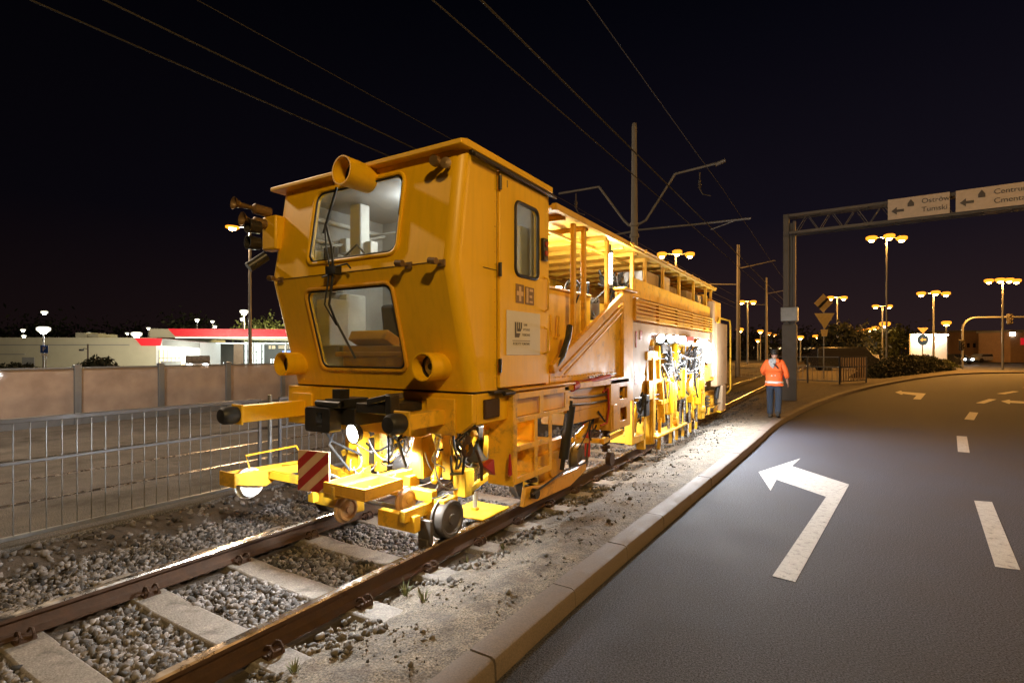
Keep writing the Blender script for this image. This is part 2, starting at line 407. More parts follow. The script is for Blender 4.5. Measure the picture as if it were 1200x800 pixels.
# road markings
mk = MB()
def poly(P, z=.004): mk.add([(p[0], p[1], z) for p in P], [tuple(range(len(P)))])
poly([tuple(onZ(*q))[:2] for q in ((905, 675), (932, 682), (995, 568), (968, 582))])
poly([tuple(onZ(*q))[:2] for q in ((903, 575), (910, 562), (968.2, 582), (995, 567.6), (928, 546), (938, 537), (889, 553))])
dashes = [((1.14, 5.88), (1.30, 5.90), (1.60, 8.40), (1.43, 8.36)), ((1.88, 12.3), (2.04, 12.28), (2.38, 14.6), (2.21, 14.6)),
          ((2.93, 18.3), (3.11, 18.2), (3.60, 20.5), (3.42, 20.6)), ((4.2, 24.3), (4.4, 24.2), (5.2, 26.6), (5.0, 26.7)),
          ((5.9, 30.2), (6.12, 30), (7.1, 32.4), (6.9, 32.5)), ((8.0, 36), (8.3, 35.8), (9.6, 38.3), (9.3, 38.5)), ((10.6, 42), (10.9, 41.8), (12.3, 44), (12, 44.2))]
for d in dashes: poly(d)
for fa in (((1.9, 26.2), (2.6, 26.0), (3.3, 28.2), (3.0, 28.9), (2.9, 27.9), (2.5, 27.2)), ((5.4, 16.2), (8.6, 15.2), (8.9, 15.7), (5.6, 16.6))):
    pass
A = onZ(1048, 459); 
def pz(L_): return [tuple(onZ(*q))[:2] for q in L_]
poly(pz([(1049, 459.5), (1056, 457.5), (1057, 458.8), (1085, 461), (1079, 468), (1070, 467.5), (1074, 463.2), (1058, 461.2), (1057, 462.5)]))
poly(pz([(1173, 470), (1183, 468), (1184, 469.3), (1230, 472), (1230, 474.5), (1184, 471.8), (1183, 473.3)]))
for k in range(9):
    x = 13+k*2.6; poly([(x, 57.5+k*.1), (x+1.4, 57.5+k*.1), (x+1.9, 60.5+k*.1), (x+.5, 60.5+k*.1)])
struct(mk.build('road_markings', 'road_paint', smooth=0, recalc=False))
# ------------------------------------------------------------ ballast (real stones)
import bmesh
def ico(sub):
    b = bmesh.new(); bmesh.ops.create_cube(b, size=1.35); bmesh.ops.triangulate(b, faces=b.faces); v = np.array([q.co[:] for q in b.verts]); f = np.array([[x.index for x in q.verts] for q in b.faces]); b.free(); return v, f
iv, iff = ico(1)
def scatter(name, P, rad, m, squash=(.6, 1.35), label=None, cat=None):
    n = len(P); V = np.repeat(iv[None], n, 0)
    V = V+rng.uniform(-.36, .36, (n, len(iv), 3))
    V = V*rng.uniform(squash[0], squash[1], (n, 1, 3))
    q = rng.normal(size=(n, 4)); q /= np.linalg.norm(q, axis=1)[:, None]
    w, x, y, z = q.T
    Rm = np.stack([1-2*(y*y+z*z), 2*(x*y-z*w), 2*(x*z+y*w), 2*(x*y+z*w), 1-2*(x*x+z*z), 2*(y*z-x*w), 2*(x*z-y*w), 2*(y*z+x*w), 1-2*(x*x+y*y)], 1).reshape(n, 3, 3)
    V = np.einsum('nij,nkj->nki', Rm, V)*rad[:, None, None]+P[:, None, :]
    Fc = (iff[None]+(np.arange(n)*len(iv))[:, None, None]).reshape(-1, 3)
    me = bpy.data.meshes.new(name); me.vertices.add(n*len(iv)); me.vertices.foreach_set('co', V.reshape(-1))
    me.loops.add(Fc.size); me.loops.foreach_set('vertex_index', Fc.reshape(-1).astype(np.int32))
    me.polygons.add(len(Fc)); me.polygons.foreach_set('loop_start', np.arange(0, Fc.size, 3, dtype=np.int32)); me.update(calc_edges=True)
    me.materials.append(M[m]); o = bpy.data.objects.new(name, me); C.objects.link(o); o['kind'] = 'stuff'
    if label: o['label'] = label; o['category'] = cat
    return o
SL0 = 1.94-.712*4; SLN = 36; SLS = .712
def stones(x0, x1, y0, y1, dens, r0, r1, zf, keep=None):
    n = int((x1-x0)*(y1-y0)*dens); P = np.stack([rng.uniform(x0, x1, n), rng.uniform(y0, y1, n), np.zeros(n)], 1); r = rng.uniform(r0, r1, n)
    P[:, 2] = [zf(a, b) for a, b in P[:, :2]]; P[:, 2] += rng.uniform(-.012, .016, n)
    k = np.abs(((P[:, 1]-SL0+SLS/2) % SLS)-SLS/2) > .115
    k |= (P[:, 0] < -4.93)
    if keep is not None: k &= np.array([keep(a, b) for a, b in P[:, :2]])
    return P[k], r[k]
def zin(x, y): return -.045+.018*vnoise(x, y, 3)
A = [stones(-4.31, -3.06, .2, 9, 1600, .011, .029, zin), stones(-4.31, -3.06, 9, 26, 330, .024, .04, zin),
     stones(-5.55, -4.50, .2, 10, 1700, .010, .028, lambda x, y: bed_z(x, y)+.02, keep=lambda x, y: random.random() < min(1, (x+5.7)*2.6)),
     stones(-5.5, -4.5, 10, 28, 250, .024, .04, lambda x, y: bed_z(x, y)+.02),
     stones(-6.2, -5.4, .6, 10, 110, .014, .03, lambda x, y: bed_z(x, y)+.008)]
scatter('ballast_stones', np.concatenate([a[0] for a in A]), np.concatenate([a[1] for a in A]), 'ballast', label='loose grey crushed stone ballast around the sleepers', cat='ballast')
def vz(x, y):
    u = (x+2.8)/1.03; return verge_z(x, y, min(1, u))
A = [stones(-2.84, -2.42, .4, 22, 520, .010, .027, lambda x, y: vz(x, y)+.006, keep=lambda x, y: vnoise(x, y, 2.3, 5) > -.25),
     stones(-2.5, -1.8, .4, 22, 260, .003, .010, lambda x, y: vz(x, y)+.001),
     stones(-2.5, -1.85, .4, 22, 22, .010, .022, lambda x, y: vz(x, y)+.004)]
scatter('gravel', np.concatenate([a[0] for a in A]), np.concatenate([a[1] for a in A]), 'gravel', label='scattered gravel and grit on the dirt verge', cat='gravel')
# ------------------------------------------------------------ rails and sleepers
def rail_profile():
    h = [(-.0625, 0), (.0625, 0), (.0625, .010), (.012, .030), (.008, .045), (.008, .102), (.034, .113), (.034, .136), (.026, .1485), (0, .150),
         (-.026, .1485), (-.034, .136), (-.034, .113), (-.008, .102), (-.008, .045), (-.012, .030), (-.0625, .010)]
    return h
def make_rail(x, y0, y1, label):
    b = MB(); P = rail_profile(); n = len(P); ns = 60
    ysr = [y0+(y1-y0)*(i/ns)**1.5 for i in range(ns+1)]
    b.v = [(x+a, y, z) for y in ysr for a, z in P]
    for k in range(ns):
        for i in range(n):
            b.f.append([k*n+i, k*n+(i+1) % n, (k+1)*n+(i+1) % n, (k+1)*n+i]); b.m.append(1 if i in (7, 8, 9, 10) else 0)
    b.f += [list(range(n)), list(range(ns*n+n-1, ns*n-1, -1))]; b.m += [0, 0]
    return tag(b.build('rail', ['rust', 'rail_head'], smooth=30), label, 'rail', 'rails of the tram track')
XR, XLf = -2.95, -4.43
make_rail(XR, -4, 110, 'rusty steel rail with a shiny head nearest the kerb')
make_rail(XLf, -4, 110, 'rusty steel rail with a shiny head nearest the grey railing')
for x, l in ((-7.98, 'grooved steel rail in paving just beyond the railing'), (-9.41, 'grooved steel rail in paving farther behind the railing')):
    b = MB(); b.box(x-.05, x+.022, -4, 110, -.1, .062); b.box(x+.036, x+.05, -4, 110, -.1, .060); tag(b.build('grooved_rail', 'rail_head', smooth=0), l, 'rail', 'rails of the second track')
def sleeper():
    t = thing('sleeper', (-3.69, 0, 0), 'x', 'sleeper', 'concrete sleepers under the rails')
    b = MB()
    # body with chamfered top and a lower middle
    secs = [(-1.25, -.004), (-.5, -.004), (-.36, -.014), (.36, -.014), (.5, -.004), (1.25, -.004)]
    vs = []
    for x, z in secs: vs += [(-3.69+x, -.14, -.16), (-3.69+x, .14, -.16), (-3.69+x, .112, z), (-3.69+x, -.112, z)]
    fs = [(k*4+i, k*4+(i+1) % 4, k*4+4+(i+1) % 4, k*4+4+i) for k in range(5) for i in range(4)]+[(0, 1, 2, 3), (23, 22, 21, 20)]
    b.add(vs, fs); b.build('sleeper_body', 'concrete_sleeper', t, bevel=.012)
    for xr in (XR, XLf):
        for sd in (-1, 1):
            c = MB(); x = xr+sd*.10
            c.box(x-.032, x+.032, -.055, .055, -.006, .014)
            for q in (-.033, .033):
                c.path([(x+sd*.035, q, .012), (x+sd*.045, q, .045), (x+sd*.02, q, .068), (x-sd*.02, q, .060), (x-sd*.045, q*.9, .032)], .0085, 6)
            c.tube((x+sd*.02, -.05, .02), (x+sd*.02, .05, .02), .010, n=8)
            c.build('rail_clip', 'rust', t, smooth=40)
    return t
s0 = sleeper(); words = ['first', 'second', 'third', 'fourth', 'fifth', 'sixth', 'seventh', 'eighth']
for k in range(SLN):
    s = s0 if k == 0 else copy_tree(s0)
    y = SL0+k*SLS; s.location = (-3.69, y, random.uniform(-.006, .002)); s.rotation_euler = (0, 0, R(random.uniform(-.8, .8)))
    if k < 3: s['label'] = 'concrete sleeper at the very bottom left, before the first whole bare one'
    elif k < 9: s['label'] = 'worn concrete sleeper, %s whole one counting from the picture foot towards the machine' % words[k-3]
    else: s['label'] = 'concrete sleeper in the shade under the yellow machine'
# weeds by the rail
def weed(p, h, n, label):
    b = MB()
    for i in range(n):
        a = random.uniform(0, 6.28); l = random.uniform(.5, 1)*h; d = Vector((math.cos(a), math.sin(a), 0)); s_ = d.cross(Vector((0, 0, 1)))*.003
        q = Vector(p)+d*random.uniform(0, .025)
        P = [q, q+d*l*.25+Vector((0, 0, l*.5)), q+d*l*.6+Vector((0, 0, l*.8))]
        b.add([P[0]-s_, P[0]+s_, P[1]+s_*1.6, P[1]-s_*1.6, P[2]+Vector((0, 0, .01))], [(0, 1, 2, 3), (3, 2, 4)])
    tag(b.build('weed', 'weed', smooth=0), label, 'plant', 'weeds along the near rail')
for px, py, h, l in ((475, 690, .14, 'tall thin weed beside the rail, left of the kerb joint'), (345, 788, .07, 'small yellowish weed at the picture foot by the rail'), (548, 655, .09, 'small bright green weed between two sleeper ends'),
                     (497, 708, .12, 'bushy dry weed next to the tall thin one'), (590, 640, .07, 'low weed by the rail below the black wheel')):
    p = onZ(px, py, .02); weed((p.x, p.y, vz(p.x, p.y)), h, 16, l)
# ------------------------------------------------------------ railing on the left
ry = -6.28
rl = thing('metal_railing', (ry, 4.2, .07), 'long low galvanised railing with thin upright bars left of the track', 'railing')
for k in range(-2, 10):
    y0 = 1.22+3*k+.13; y1 = y0+2.74
    b = MB()
    for z, h, t in ((1.18, .045, .03), (.80, .028, .02)): b.box(ry-t/2, ry+t/2, y0, y1, z-h/2, z+h/2); b.cut()
    b.each('cross_rail', 'dark_rail_paint', rl, bevel=.005)
    b = MB(); b.box(ry-.018, ry+.018, y0, y1, .115, .155); b.build('bottom_rail', 'galvanised', rl, bevel=.004)
    b = MB()
    for yv in (y0+.015, y1-.015): b.box(ry-.018, ry+.018, yv-.018, yv+.018, .10, 1.16); b.cut()
    b.each('panel_upright', 'dark_rail_paint', rl, bevel=.004)
    b = MB(); yv = y0+.117
    while yv < y1-.06: b.tube((ry, yv, .15), (ry, yv, 1.165), .0055, n=6); yv += .117
    b.build('upright_bars', 'galvanised', rl)
    b = MB(); b.tube((ry, y0-.13, .0), (ry, y0-.13, 1.24), .028, n=12)
    for z in (.2, 1.05): b.bar((ry, y0-.145, z), (ry, y0+.02, z), .012, .04); b.bar((ry, y0-.27, z), (ry, y0-.12, z), .012, .04)
    b.build('post', 'galvanised', rl)
# ------------------------------------------------------------ transparent noise barrier
bx = -15.2
nb = thing('noise_barrier', (bx, 7, .1), 'low barrier of dull translucent panels between blue grey posts, in front of the filling station', 'barrier')
for k in range(-2, 22):
    y = 5.25+1.8*k
    b = MB(); b.box(bx-.07, bx+.07, y-.07, y+.07, .06, 1.50); b.build('post', 'barrier_post', nb, bevel=.008)
    b = MB(); b.box(bx-.012, bx+.012, y+.07, y+1.73, .30, 1.40); b.build('panel', 'barrier_glass', nb, smooth=0)
    b = MB(); b.box(bx-.035, bx+.035, y+.07, y+1.73, 1.40, 1.44); b.cut(); b.box(bx-.045, bx+.045, y+.07, y+1.73, .1, .30); b.each('panel_frame', 'barrier_post', nb, bevel=.005)

# ============================================================ the yellow track machine
TM = thing('track_machine', (-3.65, 3.5, .15), 'large yellow railway track tamping machine standing on the rails with its work lights on', 'rail vehicle')
Y, W, O = 'yellow_paint', 'yellow_worn', 'orange_worn'
XL, XRt = -4.80, -2.50
LV = [(1.47, 3.50), (1.56, 3.475), (2.48, 3.225), (2.53, 3.22), (3.41, 3.36)]
def Yf(z):
    for (a, ya), (b_, yb) in zip(LV, LV[1:]):
        if z <= b_: return ya+(yb-ya)*(z-a)/(b_-a)
    return LV[-1][1]
CR = .10
b = MB()
def fr(x, z): return Vector((x, Yf(z), z))
UP = rrect(-4.22, -3.125, 2.64, 3.30, .085); LW = rrect(-4.27, -3.20, 1.655, 2.36, .075)
# front: two tilted facets with window openings
def facet(z0, z1, hole):
    y0, y1 = Yf(z0), Yf(z1)
    b.plate([(XL+CR, z0), (XRt-CR, z0), (XRt-CR, z1), (XL+CR, z1)], [hole], lambda x, z: Vector((x, y0+(y1-y0)*(z-z0)/(z1-z0), z)), (0, .035, 0))
facet(1.47, 2.505, LW); facet(2.505, 3.41, UP)
def Yf(z): return 3.5-(z-1.47)*.28/1.035 if z <= 2.505 else 3.22+(z-2.505)*.14/.905
# rounded corner strips
for cx, sg in ((XRt-CR, 1), (XL+CR, -1)):
    vs = []; zs = [1.47, 2.505, 3.41]; nn = 8
    for z in zs:
        for i in range(nn+1):
            a = R(90*i/nn); vs.append((cx+sg*CR*math.sin(a), Yf(z)+CR-CR*math.cos(a), z))
    b.add(vs, [(k*(nn+1)+i, k*(nn+1)+i+1, (k+1)*(nn+1)+i+1, (k+1)*(nn+1)+i) for k in range(2) for i in range(nn)])
def side_poly(y1): return [(Yf(1.47)+CR, 1.47), (y1, 1.47), (y1, 3.41), (Yf(3.41)+CR, 3.41), (Yf(2.505)+CR, 2.505)]
b.plate(side_poly(3.835), [], lambda y, z: Vector((XRt, y, z)), (-.035, 0, 0))
b.box(XRt-.035, XRt, 4.735, 4.80, 1.47, 3.41); b.box(XRt-.035, XRt, 3.835, 4.735, 3.375, 3.41)
b.plate(side_poly(4.8), [], lambda y, z: Vector((XL, y, z)), (.035, 0, 0))
b.box(XL+.036, XRt-.036, 4.765, 4.80, 1.47, 2.45); b.box(XL+.036, XL+.7, 4.765, 4.80, 2.45, 3.41); b.box(XRt-.7, XRt-.036, 4.765, 4.80, 2.45, 3.41)
b.box(XL+.036, XRt-.036, Yf(1.47)+.1, 4.76, 1.47, 1.50)
cab = b.build('cab_body', Y, TM, smooth=32)
# thin dark seam and drip gaps between cab and beam
b = MB(); b.box(XL+.02, XRt-.02, 3.53, 4.78, 1.452, 1.468); b.build('seam', 'black_rubber', TM)
# cab roof with overhang and gutter
b = MB()
b.prismx([(3.27, 3.412), (3.27, 3.452), (3.36, 3.475), (4.82, 3.475), (4.82, 3.412)], -4.86, -2.46)
rf = b.build('cab_roof', Y, TM, bevel=.008)
b = MB(); b.box(-2.462, -2.43, 3.42, 4.85, 3.36, 3.385); b.box(-2.498, -2.462, 3.42, 4.85, 3.385, 3.41); b.build('gutter', 'black_metal', rf, bevel=.003)
# window frames and glass
def window(hole, name, th):
    f = MB(); out = [Vector((x, Yf(z)-.004, z)) for x, z in hole]
    cx = sum(p.x for p in out)/len(out); cz = sum(p.z for p in out)/len(out)
    big = [Vector((cx+(p.x-cx)*1.045, 0, cz+(p.z-cz)*1.07)) for p in out]
    for p in big: p.y = Yf(p.z)-.006
    f.path(big, .017, 8, closed=True)
    fo = f.build(name, 'orange_worn' if th else Y, TM)
    r = MB(); r.path([p+Vector((0, .004, 0)) for p in out], .010, 6, closed=True); r.build('gasket', 'black_rubber', fo)
    g = MB(); z0 = min(z for x, z in hole); z1 = max(z for x, z in hole)
    tri = [(x, z) for x, z in hole]; g.plate(tri, [], lambda x, z: Vector((x, Yf(z)+.014, z)), (0, .006, 0))
    g.build('pane', 'window_glass', fo, smooth=0)
    return fo
window(UP, 'upper_window', 0); window(LW, 'lower_window', 1)
# side door with its own window
dz0, dz1, dy0, dy1 = 1.485, 3.365, 3.845, 4.725
DW = rrect(4.10, 4.53, 2.50, 3.17, .07)
b = MB(); b.plate([(dy0, dz0), (dy1, dz0), (dy1, dz1), (dy0, dz1)], [DW], lambda y, z: Vector((-2.478, y, z)), (-.045, 0, 0))
door = b.build('cab_door', Y, TM, bevel=.006)
b = MB(); b.path([(-2.476, y, z) for y, z in DW], .017, 8, closed=True); b.build('window_gasket', 'black_rubber', door)
b = MB(); b.plate(DW, [], lambda y, z: Vector((-2.495, y, z)), (-.006, 0, 0)); b.build('pane', 'window_glass', door, smooth=0)
b = MB()
b.path([(-2.48, 4.66, 1.78), (-2.43, 4.66, 1.80), (-2.43, 4.66, 2.02), (-2.48, 4.66, 2.04)], .011)
b.path([(-2.48, 4.66, 2.2), (-2.43, 4.66, 2.22), (-2.43, 4.66, 2.52), (-2.48, 4.66, 2.54)], .011); b.build('handle', 'yellow_worn', door)
b = MB()
for z in (1.62, 2.45, 3.2): b.tube((-2.468, 3.836, z), (-2.468, 3.836, z+.12), .016); b.cut()
b.each('hinge', 'black_metal', door)
b = MB(); b.box(-2.477, -2.474, 3.95, 4.57, 1.77, 2.17); sg = b.build('company_plate', 'sign_face', door, bevel=.001)
rot = (R(90), 0, R(90))
# emblem: bold L with a W growing from it, and short lines of writing
b = MB(); sx = -2.4735
def rp(P): b.plate(P, [], lambda y, z: Vector((sx, y, z)), (.0012, 0, 0))
rp([(4.09, 2.07), (4.115, 2.07), (4.115, 1.97), (4.185, 1.97), (4.165, 1.93), (4.09, 1.93)])
rp([(4.13, 2.07), (4.15, 2.07), (4.15, 2.01), (4.163, 2.01), (4.163, 2.07), (4.183, 2.07), (4.183, 2.01), (4.196, 2.01), (4.196, 2.07), (4.216, 2.07), (4.216, 2.02), (4.19, 1.985), (4.13, 1.985)])
b.box(sx, sx+.001, 4.05, 4.37, 1.898, 1.903)
b.build('emblem', 'sign_text', door, smooth=0)
for t, s_, y, z, al in (('LINIE', .03, 4.25, 2.05, 'LEFT'), ('WYSOKIE', .03, 4.235, 2.005, 'LEFT'), ('TOROWE', .034, 4.22, 1.955, 'LEFT'), ('ROBOTY TOROWE', .035, 4.21, 1.872, 'CENTER')):
    text_mesh(t, s_, 'writing', 'sign_text', door, (sx, y, z), rot, al, .0006, local=False)
text_mesh('1', .09, 'number', 'sign_text', door, (-2.4765, 3.965, 3.28), rot, 'CENTER', .001, local=False)
b = MB(); b.box(-2.477, -2.4755, 4.11, 4.26, 2.245, 2.42); b.box(-2.477, -2.4755, 4.28, 4.45, 2.245, 2.41); pl = b.build('notice_plate', 'grimy_brass', door)
b = MB(); b.box(-2.4752, -2.474, 4.165, 4.205, 2.265, 2.40); b.box(-2.4752, -2.4742, 4.125, 4.245, 2.315, 2.355)
b.box(-2.4752, -2.474, 4.30, 4.34, 2.26, 2.40); b.box(-2.4752, -2.4742, 4.36, 4.43, 2.37, 2.395); b.box(-2.4752, -2.4742, 4.36, 4.41, 2.31, 2.335); b.box(-2.4752, -2.4742, 4.36, 4.42, 2.265, 2.28); b.build('notice_symbols', 'cream_stripe', door)
b = MB(); b.box(-2.478, -2.44, 4.59, 4.68, 2.70, 2.92); mb_ = b.build('marker_box', 'black_metal', door, bevel=.006)
b = MB(); b.tube((-2.44, 4.635, 2.86), (-2.43, 4.635, 2.86), .028); b.cut(); b.tube((-2.44, 4.635, 2.77), (-2.43, 4.635, 2.77), .028); b.each('marker_lens', 'red_paint', mb_)
# headlights (four hooded round lamps)
def hood(c, d, r, l, name='headlight'):
    c = Vector(c); d = Vector(d).normalized(); b = MB()
    b.lathe(c, d, [(0, r*.96), (l, r), (l, r-.012), (l*.45, r-.016), (l*.45, 0)], 28)
    h = b.build(name, Y, TM, smooth=50)
    b = MB(); b.lathe(c+d*l*.46, d, [(0, r*.82), (.02, r*.78), (.03, .4*r), (.03, 0)], 20); b.build('lens', 'grey_metal', h, smooth=60)
    b = MB(); b.lathe(c+d*(l*.47), d, [(0, r*.86), (.03, r*.86), (.03, r*.74), (0, r*.74)], 20); b.lathe(c+d*(l*.52), d, [(0, r*.3), (.035, r*.2), (.035, 0)], 10); b.build('lens_ring', 'black_metal', h)
hood((-2.80, Yf(1.68)+.03, 1.68), (0, -1, 0), .115, .27)
hood((-4.62, Yf(1.68)+.03, 1.68), (0, -1, 0), .115, .25)
hood((-3.56, Yf(3.30)+.02, 3.335), (-.05, -1, .02), .125, .30)
# horns on a bracket at the far left corner
b = MB()
b.cbox((-4.80, 3.27, 2.98), (.22, .12, .34)); hb = b.build('horn_bracket', Y, TM, bevel=.02)
b = MB()
for z, l, r in ((3.20, .30, .062), (3.07, .22, .07)):
    b.lathe((-4.86, 3.20, z), (-.08, -1, .05), [(-.06, 0), (-.06, .05), (.10, .05), (.12, .022), (l*.75, .026), (l*.92, r*.7), (l, r), (l-.01, r-.01), (l*.7, .01)], 18)
b.build('horn', 'grimy_brass', TM, smooth=50)
b = MB()
for z in (3.02, 2.86):
    b.lathe((-4.84, 3.14, z), (-.1, -1, 0), [(0, 0), (0, .06), (.12, .07), (.12, .058), (.05, .05), (.05, 0)], 18)
b.tube((-4.82, 3.2, 2.75), (-4.88, 3.05, 2.62), .05); b.build('side_lamp_pair', 'black_metal', TM, smooth=45)
# little lamps and brackets on the front
b = MB()
for x, z in ((-2.70, 3.30),):
    b.lathe((x, Yf(z), z), (.1, -1, 0), [(0, .03), (.09, .03), (.10, .045), (.14, .04), (.14, 0)], 14); b.lathe((x+.06, Yf(z), z-.03), (.5, -1, 0), [(0, .02), (.09, .022), (.12, .045), (.13, .0)], 14); b.cut()
for x, z in ((-2.96, 2.50), (-2.62, 2.49), (-4.62, 2.50)):
    b.tube((x, Yf(z)+.01, z), (x, Yf(z)-.10, z), .014); b.tube((x-.04, Yf(z)-.10, z+.01), (x+.03, Yf(z)-.10, z), .026); b.cbox((x+.01, Yf(z)-.008, z), (.07, .012, .05)); b.cut()
b.each('bracket_lamp', 'grimy_brass', TM, smooth=45)
# wipers
b = MB(); p0 = Vector((-3.80, Yf(2.5)-.05, 2.52))
b.cbox(p0, (.13, .07, .07)); b.path([p0+Vector((-.14, -.01, -.05)), p0+Vector((-.02, 0, -.03)), p0+Vector((.05, -.02, .03)), p0+Vector((.2, -.02, .04)), p0+Vector((.23, -.01, .0))], .008)
b.path([p0, p0+Vector((.01, -.03, .2)), p0+Vector((-.09, -.01, .42))], .011); b.path([p0+Vector((-.04, 0, 0)), p0+Vector((-.06, -.03, .2)), p0+Vector((-.10, -.01, .42))], .008)
b.bar(p0+Vector((-.12, -.01, .34)), p0+Vector((.02, .02, .74)), .014, .02)
b.path([p0, p0+Vector((-.02, -.03, -.3)), p0+Vector((-.02, .06, -.48))], .011); b.path([p0+Vector((-.05, 0, 0)), p0+Vector((-.08, -.03, -.3)), p0+Vector((-.03, .06, -.48))], .008)
b.bar(p0+Vector((-.04, .03, -.40)), p0+Vector((.07, .19, -.78)), .014, .02)
b.build('windscreen_wiper', 'black_rubber', TM)
# ---- cab interior
b = MB(); b.box(XL+.05, XRt-.05, 4.70, 4.755, 1.51, 3.36); b.box(XL+.04, XL+.06, 3.60, 4.7, 1.51, 3.36); b.box(XRt-.075, XRt-.055, 4.54, 4.7, 1.51, 3.36)
b.box(XL+.06, XRt-.06, 3.42, 4.7, 3.36, 3.40); b.box(XL+.06, XRt-.06, 3.63, 4.7, 2.42, 2.45) if 0 else None
b.build('cab_lining', 'lining', TM)
b = MB(); b.box(-4.36, -4.20, 3.85, 3.98, 2.5, 3.34); b.box(-4.73, -4.52, 3.72, 3.98, 1.86, 2.36); b.box(-4.73, -4.60, 4.02, 4.3, 1.80, 2.44); b.box(-4.73, -4.66, 3.66, 4.6, 3.18, 3.22); b.cbox((-4.66, 4.15, 2.98), (.10, .26, .16)); b.box(-4.20, -4.10, 3.90, 4.0, 2.5, 2.95); b.box(-4.73, -4.62, 3.62, 4.0, 2.45, 2.86); b.box(-4.15, -3.95, 4.25, 4.4, 1.7, 2.46); b.box(-3.95, -3.72, 4.3, 4.5, 1.75, 2.40)
b.bar((-4.70, 4.25, 3.10), (-3.0, 4.25, 3.10), .025, .025); b.bar((-4.70, 3.7, 2.98), (-4.70, 4.7, 2.98), .03, .03); b.tube((-4.0, 4.25, 2.4), (-4.0, 4.25, 3.34), .014); b.tube((-4.68, 3.75, 2.9), (-4.68, 4.68, 3.2), .016)
b.box(-3.25, -2.65, 4.5, 4.69, 2.45, 3.05)
b.build('control_cabinet', 'white_panel', TM, bevel=.012)
b = MB(); b.box(-4.2, -3.35, 3.62, 4.0, 1.51, 1.86); b.cbox((-3.8, 3.66, 1.92), (.5, .2, .1), Matrix.Rotation(R(-25), 3, 'X')); b.box(-4.3, -3.3, 3.60, 3.75, 1.75, 1.80); b.build('control_desk', 'orange_worn', TM, bevel=.012)
b = MB(); b.cbox((-3.92, 4.12, 2.0), (.36, .12, .60), Matrix.Rotation(R(8), 3, 'X')); b.cbox((-3.92, 3.9, 1.76), (.42, .42, .11)); b.tube((-3.92, 3.9, 1.5), (-3.92, 3.9, 1.74), .05); b.build('operator_seat', 'seat_fabric', TM, bevel=.035)
b = MB(); b.cbox((-4.5, 3.72, 2.82), (.16, .05, .14)); b.cbox((-4.38, 3.6, 2.62), (.10, .08, .09)); b.cbox((-4.3, 4.05, 2.62), (.14, .1, .12)); b.path([(-4.6, 3.8, 2.5), (-4.45, 3.8, 2.75), (-4.2, 3.8, 2.9), (-4.05, 3.9, 2.7)], .012); b.cbox((-3.3, 3.72, 2.72), (.10, .06, .08)); b.path([(-3.3, 3.75, 2.72), (-3.32, 3.9, 2.85), (-3.45, 4.2, 2.95)], .012)
b.path([(-3.5, 4.0, 2.3), (-3.3, 3.9, 2.2), (-3.15, 3.85, 2.35)], .01); b.cbox((-3.26, 3.75, 2.27), (.07, .05, .07)); b.build('screen', 'black_metal', TM, bevel=.008)
b = MB(); b.box(-3.9, -3.4, 4.3, 4.6, 3.325, 3.358); b.build('cab_lamp', 'lamp_tube', TM)
# ---- front beam and buffers
b = MB()
b.plate([(-4.85, 1.07), (-4.85, 1.45), (XRt, 1.45), (XRt, 1.22), (-2.62, 1.13), (-2.95, 1.10), (-3.05, 1.06), (-4.3, 1.06)], [], lambda x, z: Vector((x, 3.47, z)), (0, .06, 0))
b.box(-2.56, -2.50, 3.53, 5.4, 1.20, 1.45); b.box(-4.85, -4.79, 3.53, 15, 1.10, 1.45)
b.box(-4.78, -2.57, 3.54, 4.9, 1.40, 1.452)
b.build('front_beam', Y, TM, bevel=.01)
b = MB(); b.box(-2.502, -2.47, 3.62, 3.84, 1.24, 1.40); b.build('worn_patch', 'rust', TM, bevel=.01)
for x, z, m1 in ((-4.60, 1.235, 'yellow_paint'), (-2.81, 1.26, 'yellow_worn')):
    b = MB(); y1 = 2.78 if x < -4 else 3.0
    b.box(x-.055, x+.055, y1, 3.46, z-.075, z+.075) if x < -4 else b.box(x-.055, x+.055, y1, 3.44, z-.06, z+.06)
    b.box(x-.15, x+.15, 3.44, 3.468, z-.15, z+.15); b.box(x-.08, x+.08, 2.76 if x < -4 else 2.98, 2.78 if x < -4 else 3.0, z-.09, z+.09)
    bo = b.build('buffer', m1, TM, bevel=.006)
    b = MB(); yy0 = 2.76 if x < -4 else 2.98
    b.lathe((x, yy0, z), (0, -1, 0), [(0, 0), (0, .072), (.05, .082), (.12, .078), (.145, .06), (.15, 0)], 22); b.build('buffer_head', 'black_rubber', bo, smooth=40)
# couplings, black
b = MB(); c = Vector((-3.66, 3.1, 1.27))
b.plate(rrect(-3.90, -3.58, 1.12, 1.33, .03), [rrect(-3.76, -3.68, 1.17, 1.29, .01)], lambda x, z: Vector((x, 2.95, z)), (0, .12, 0))
b.box(-3.72, -3.42, 3.07, 3.47, 1.18, 1.32); b.box(-3.70, -3.5, 3.0, 3.3, 1.33, 1.40); b.cbox((-3.62, 3.1, 1.44), (.10, .1, .08)); b.tube((-3.8, 3.0, 1.36), (-3.5, 3.0, 1.36), .03)
b.build('coupler', 'black_metal', TM, bevel=.01)
b = MB(); b.box(-3.38, -3.02, 3.05, 3.46, 1.30, 1.38); b.cbox((-3.10, 3.1, 1.42), (.26, .16, .05), Matrix.Rotation(R(-12), 3, 'Y')); b.bar((-3.26, 3.1, 1.36), (-3.06, 3.1, 1.44), .04, .05); b.tube((-2.98, 3.02, .92), (-2.98, 3.02, 1.42), .008); b.box(-3.0, -2.94, 3.0, 3.1, 1.30, 1.46)
b.build('hitch_jaw', 'black_metal', TM, bevel=.008)
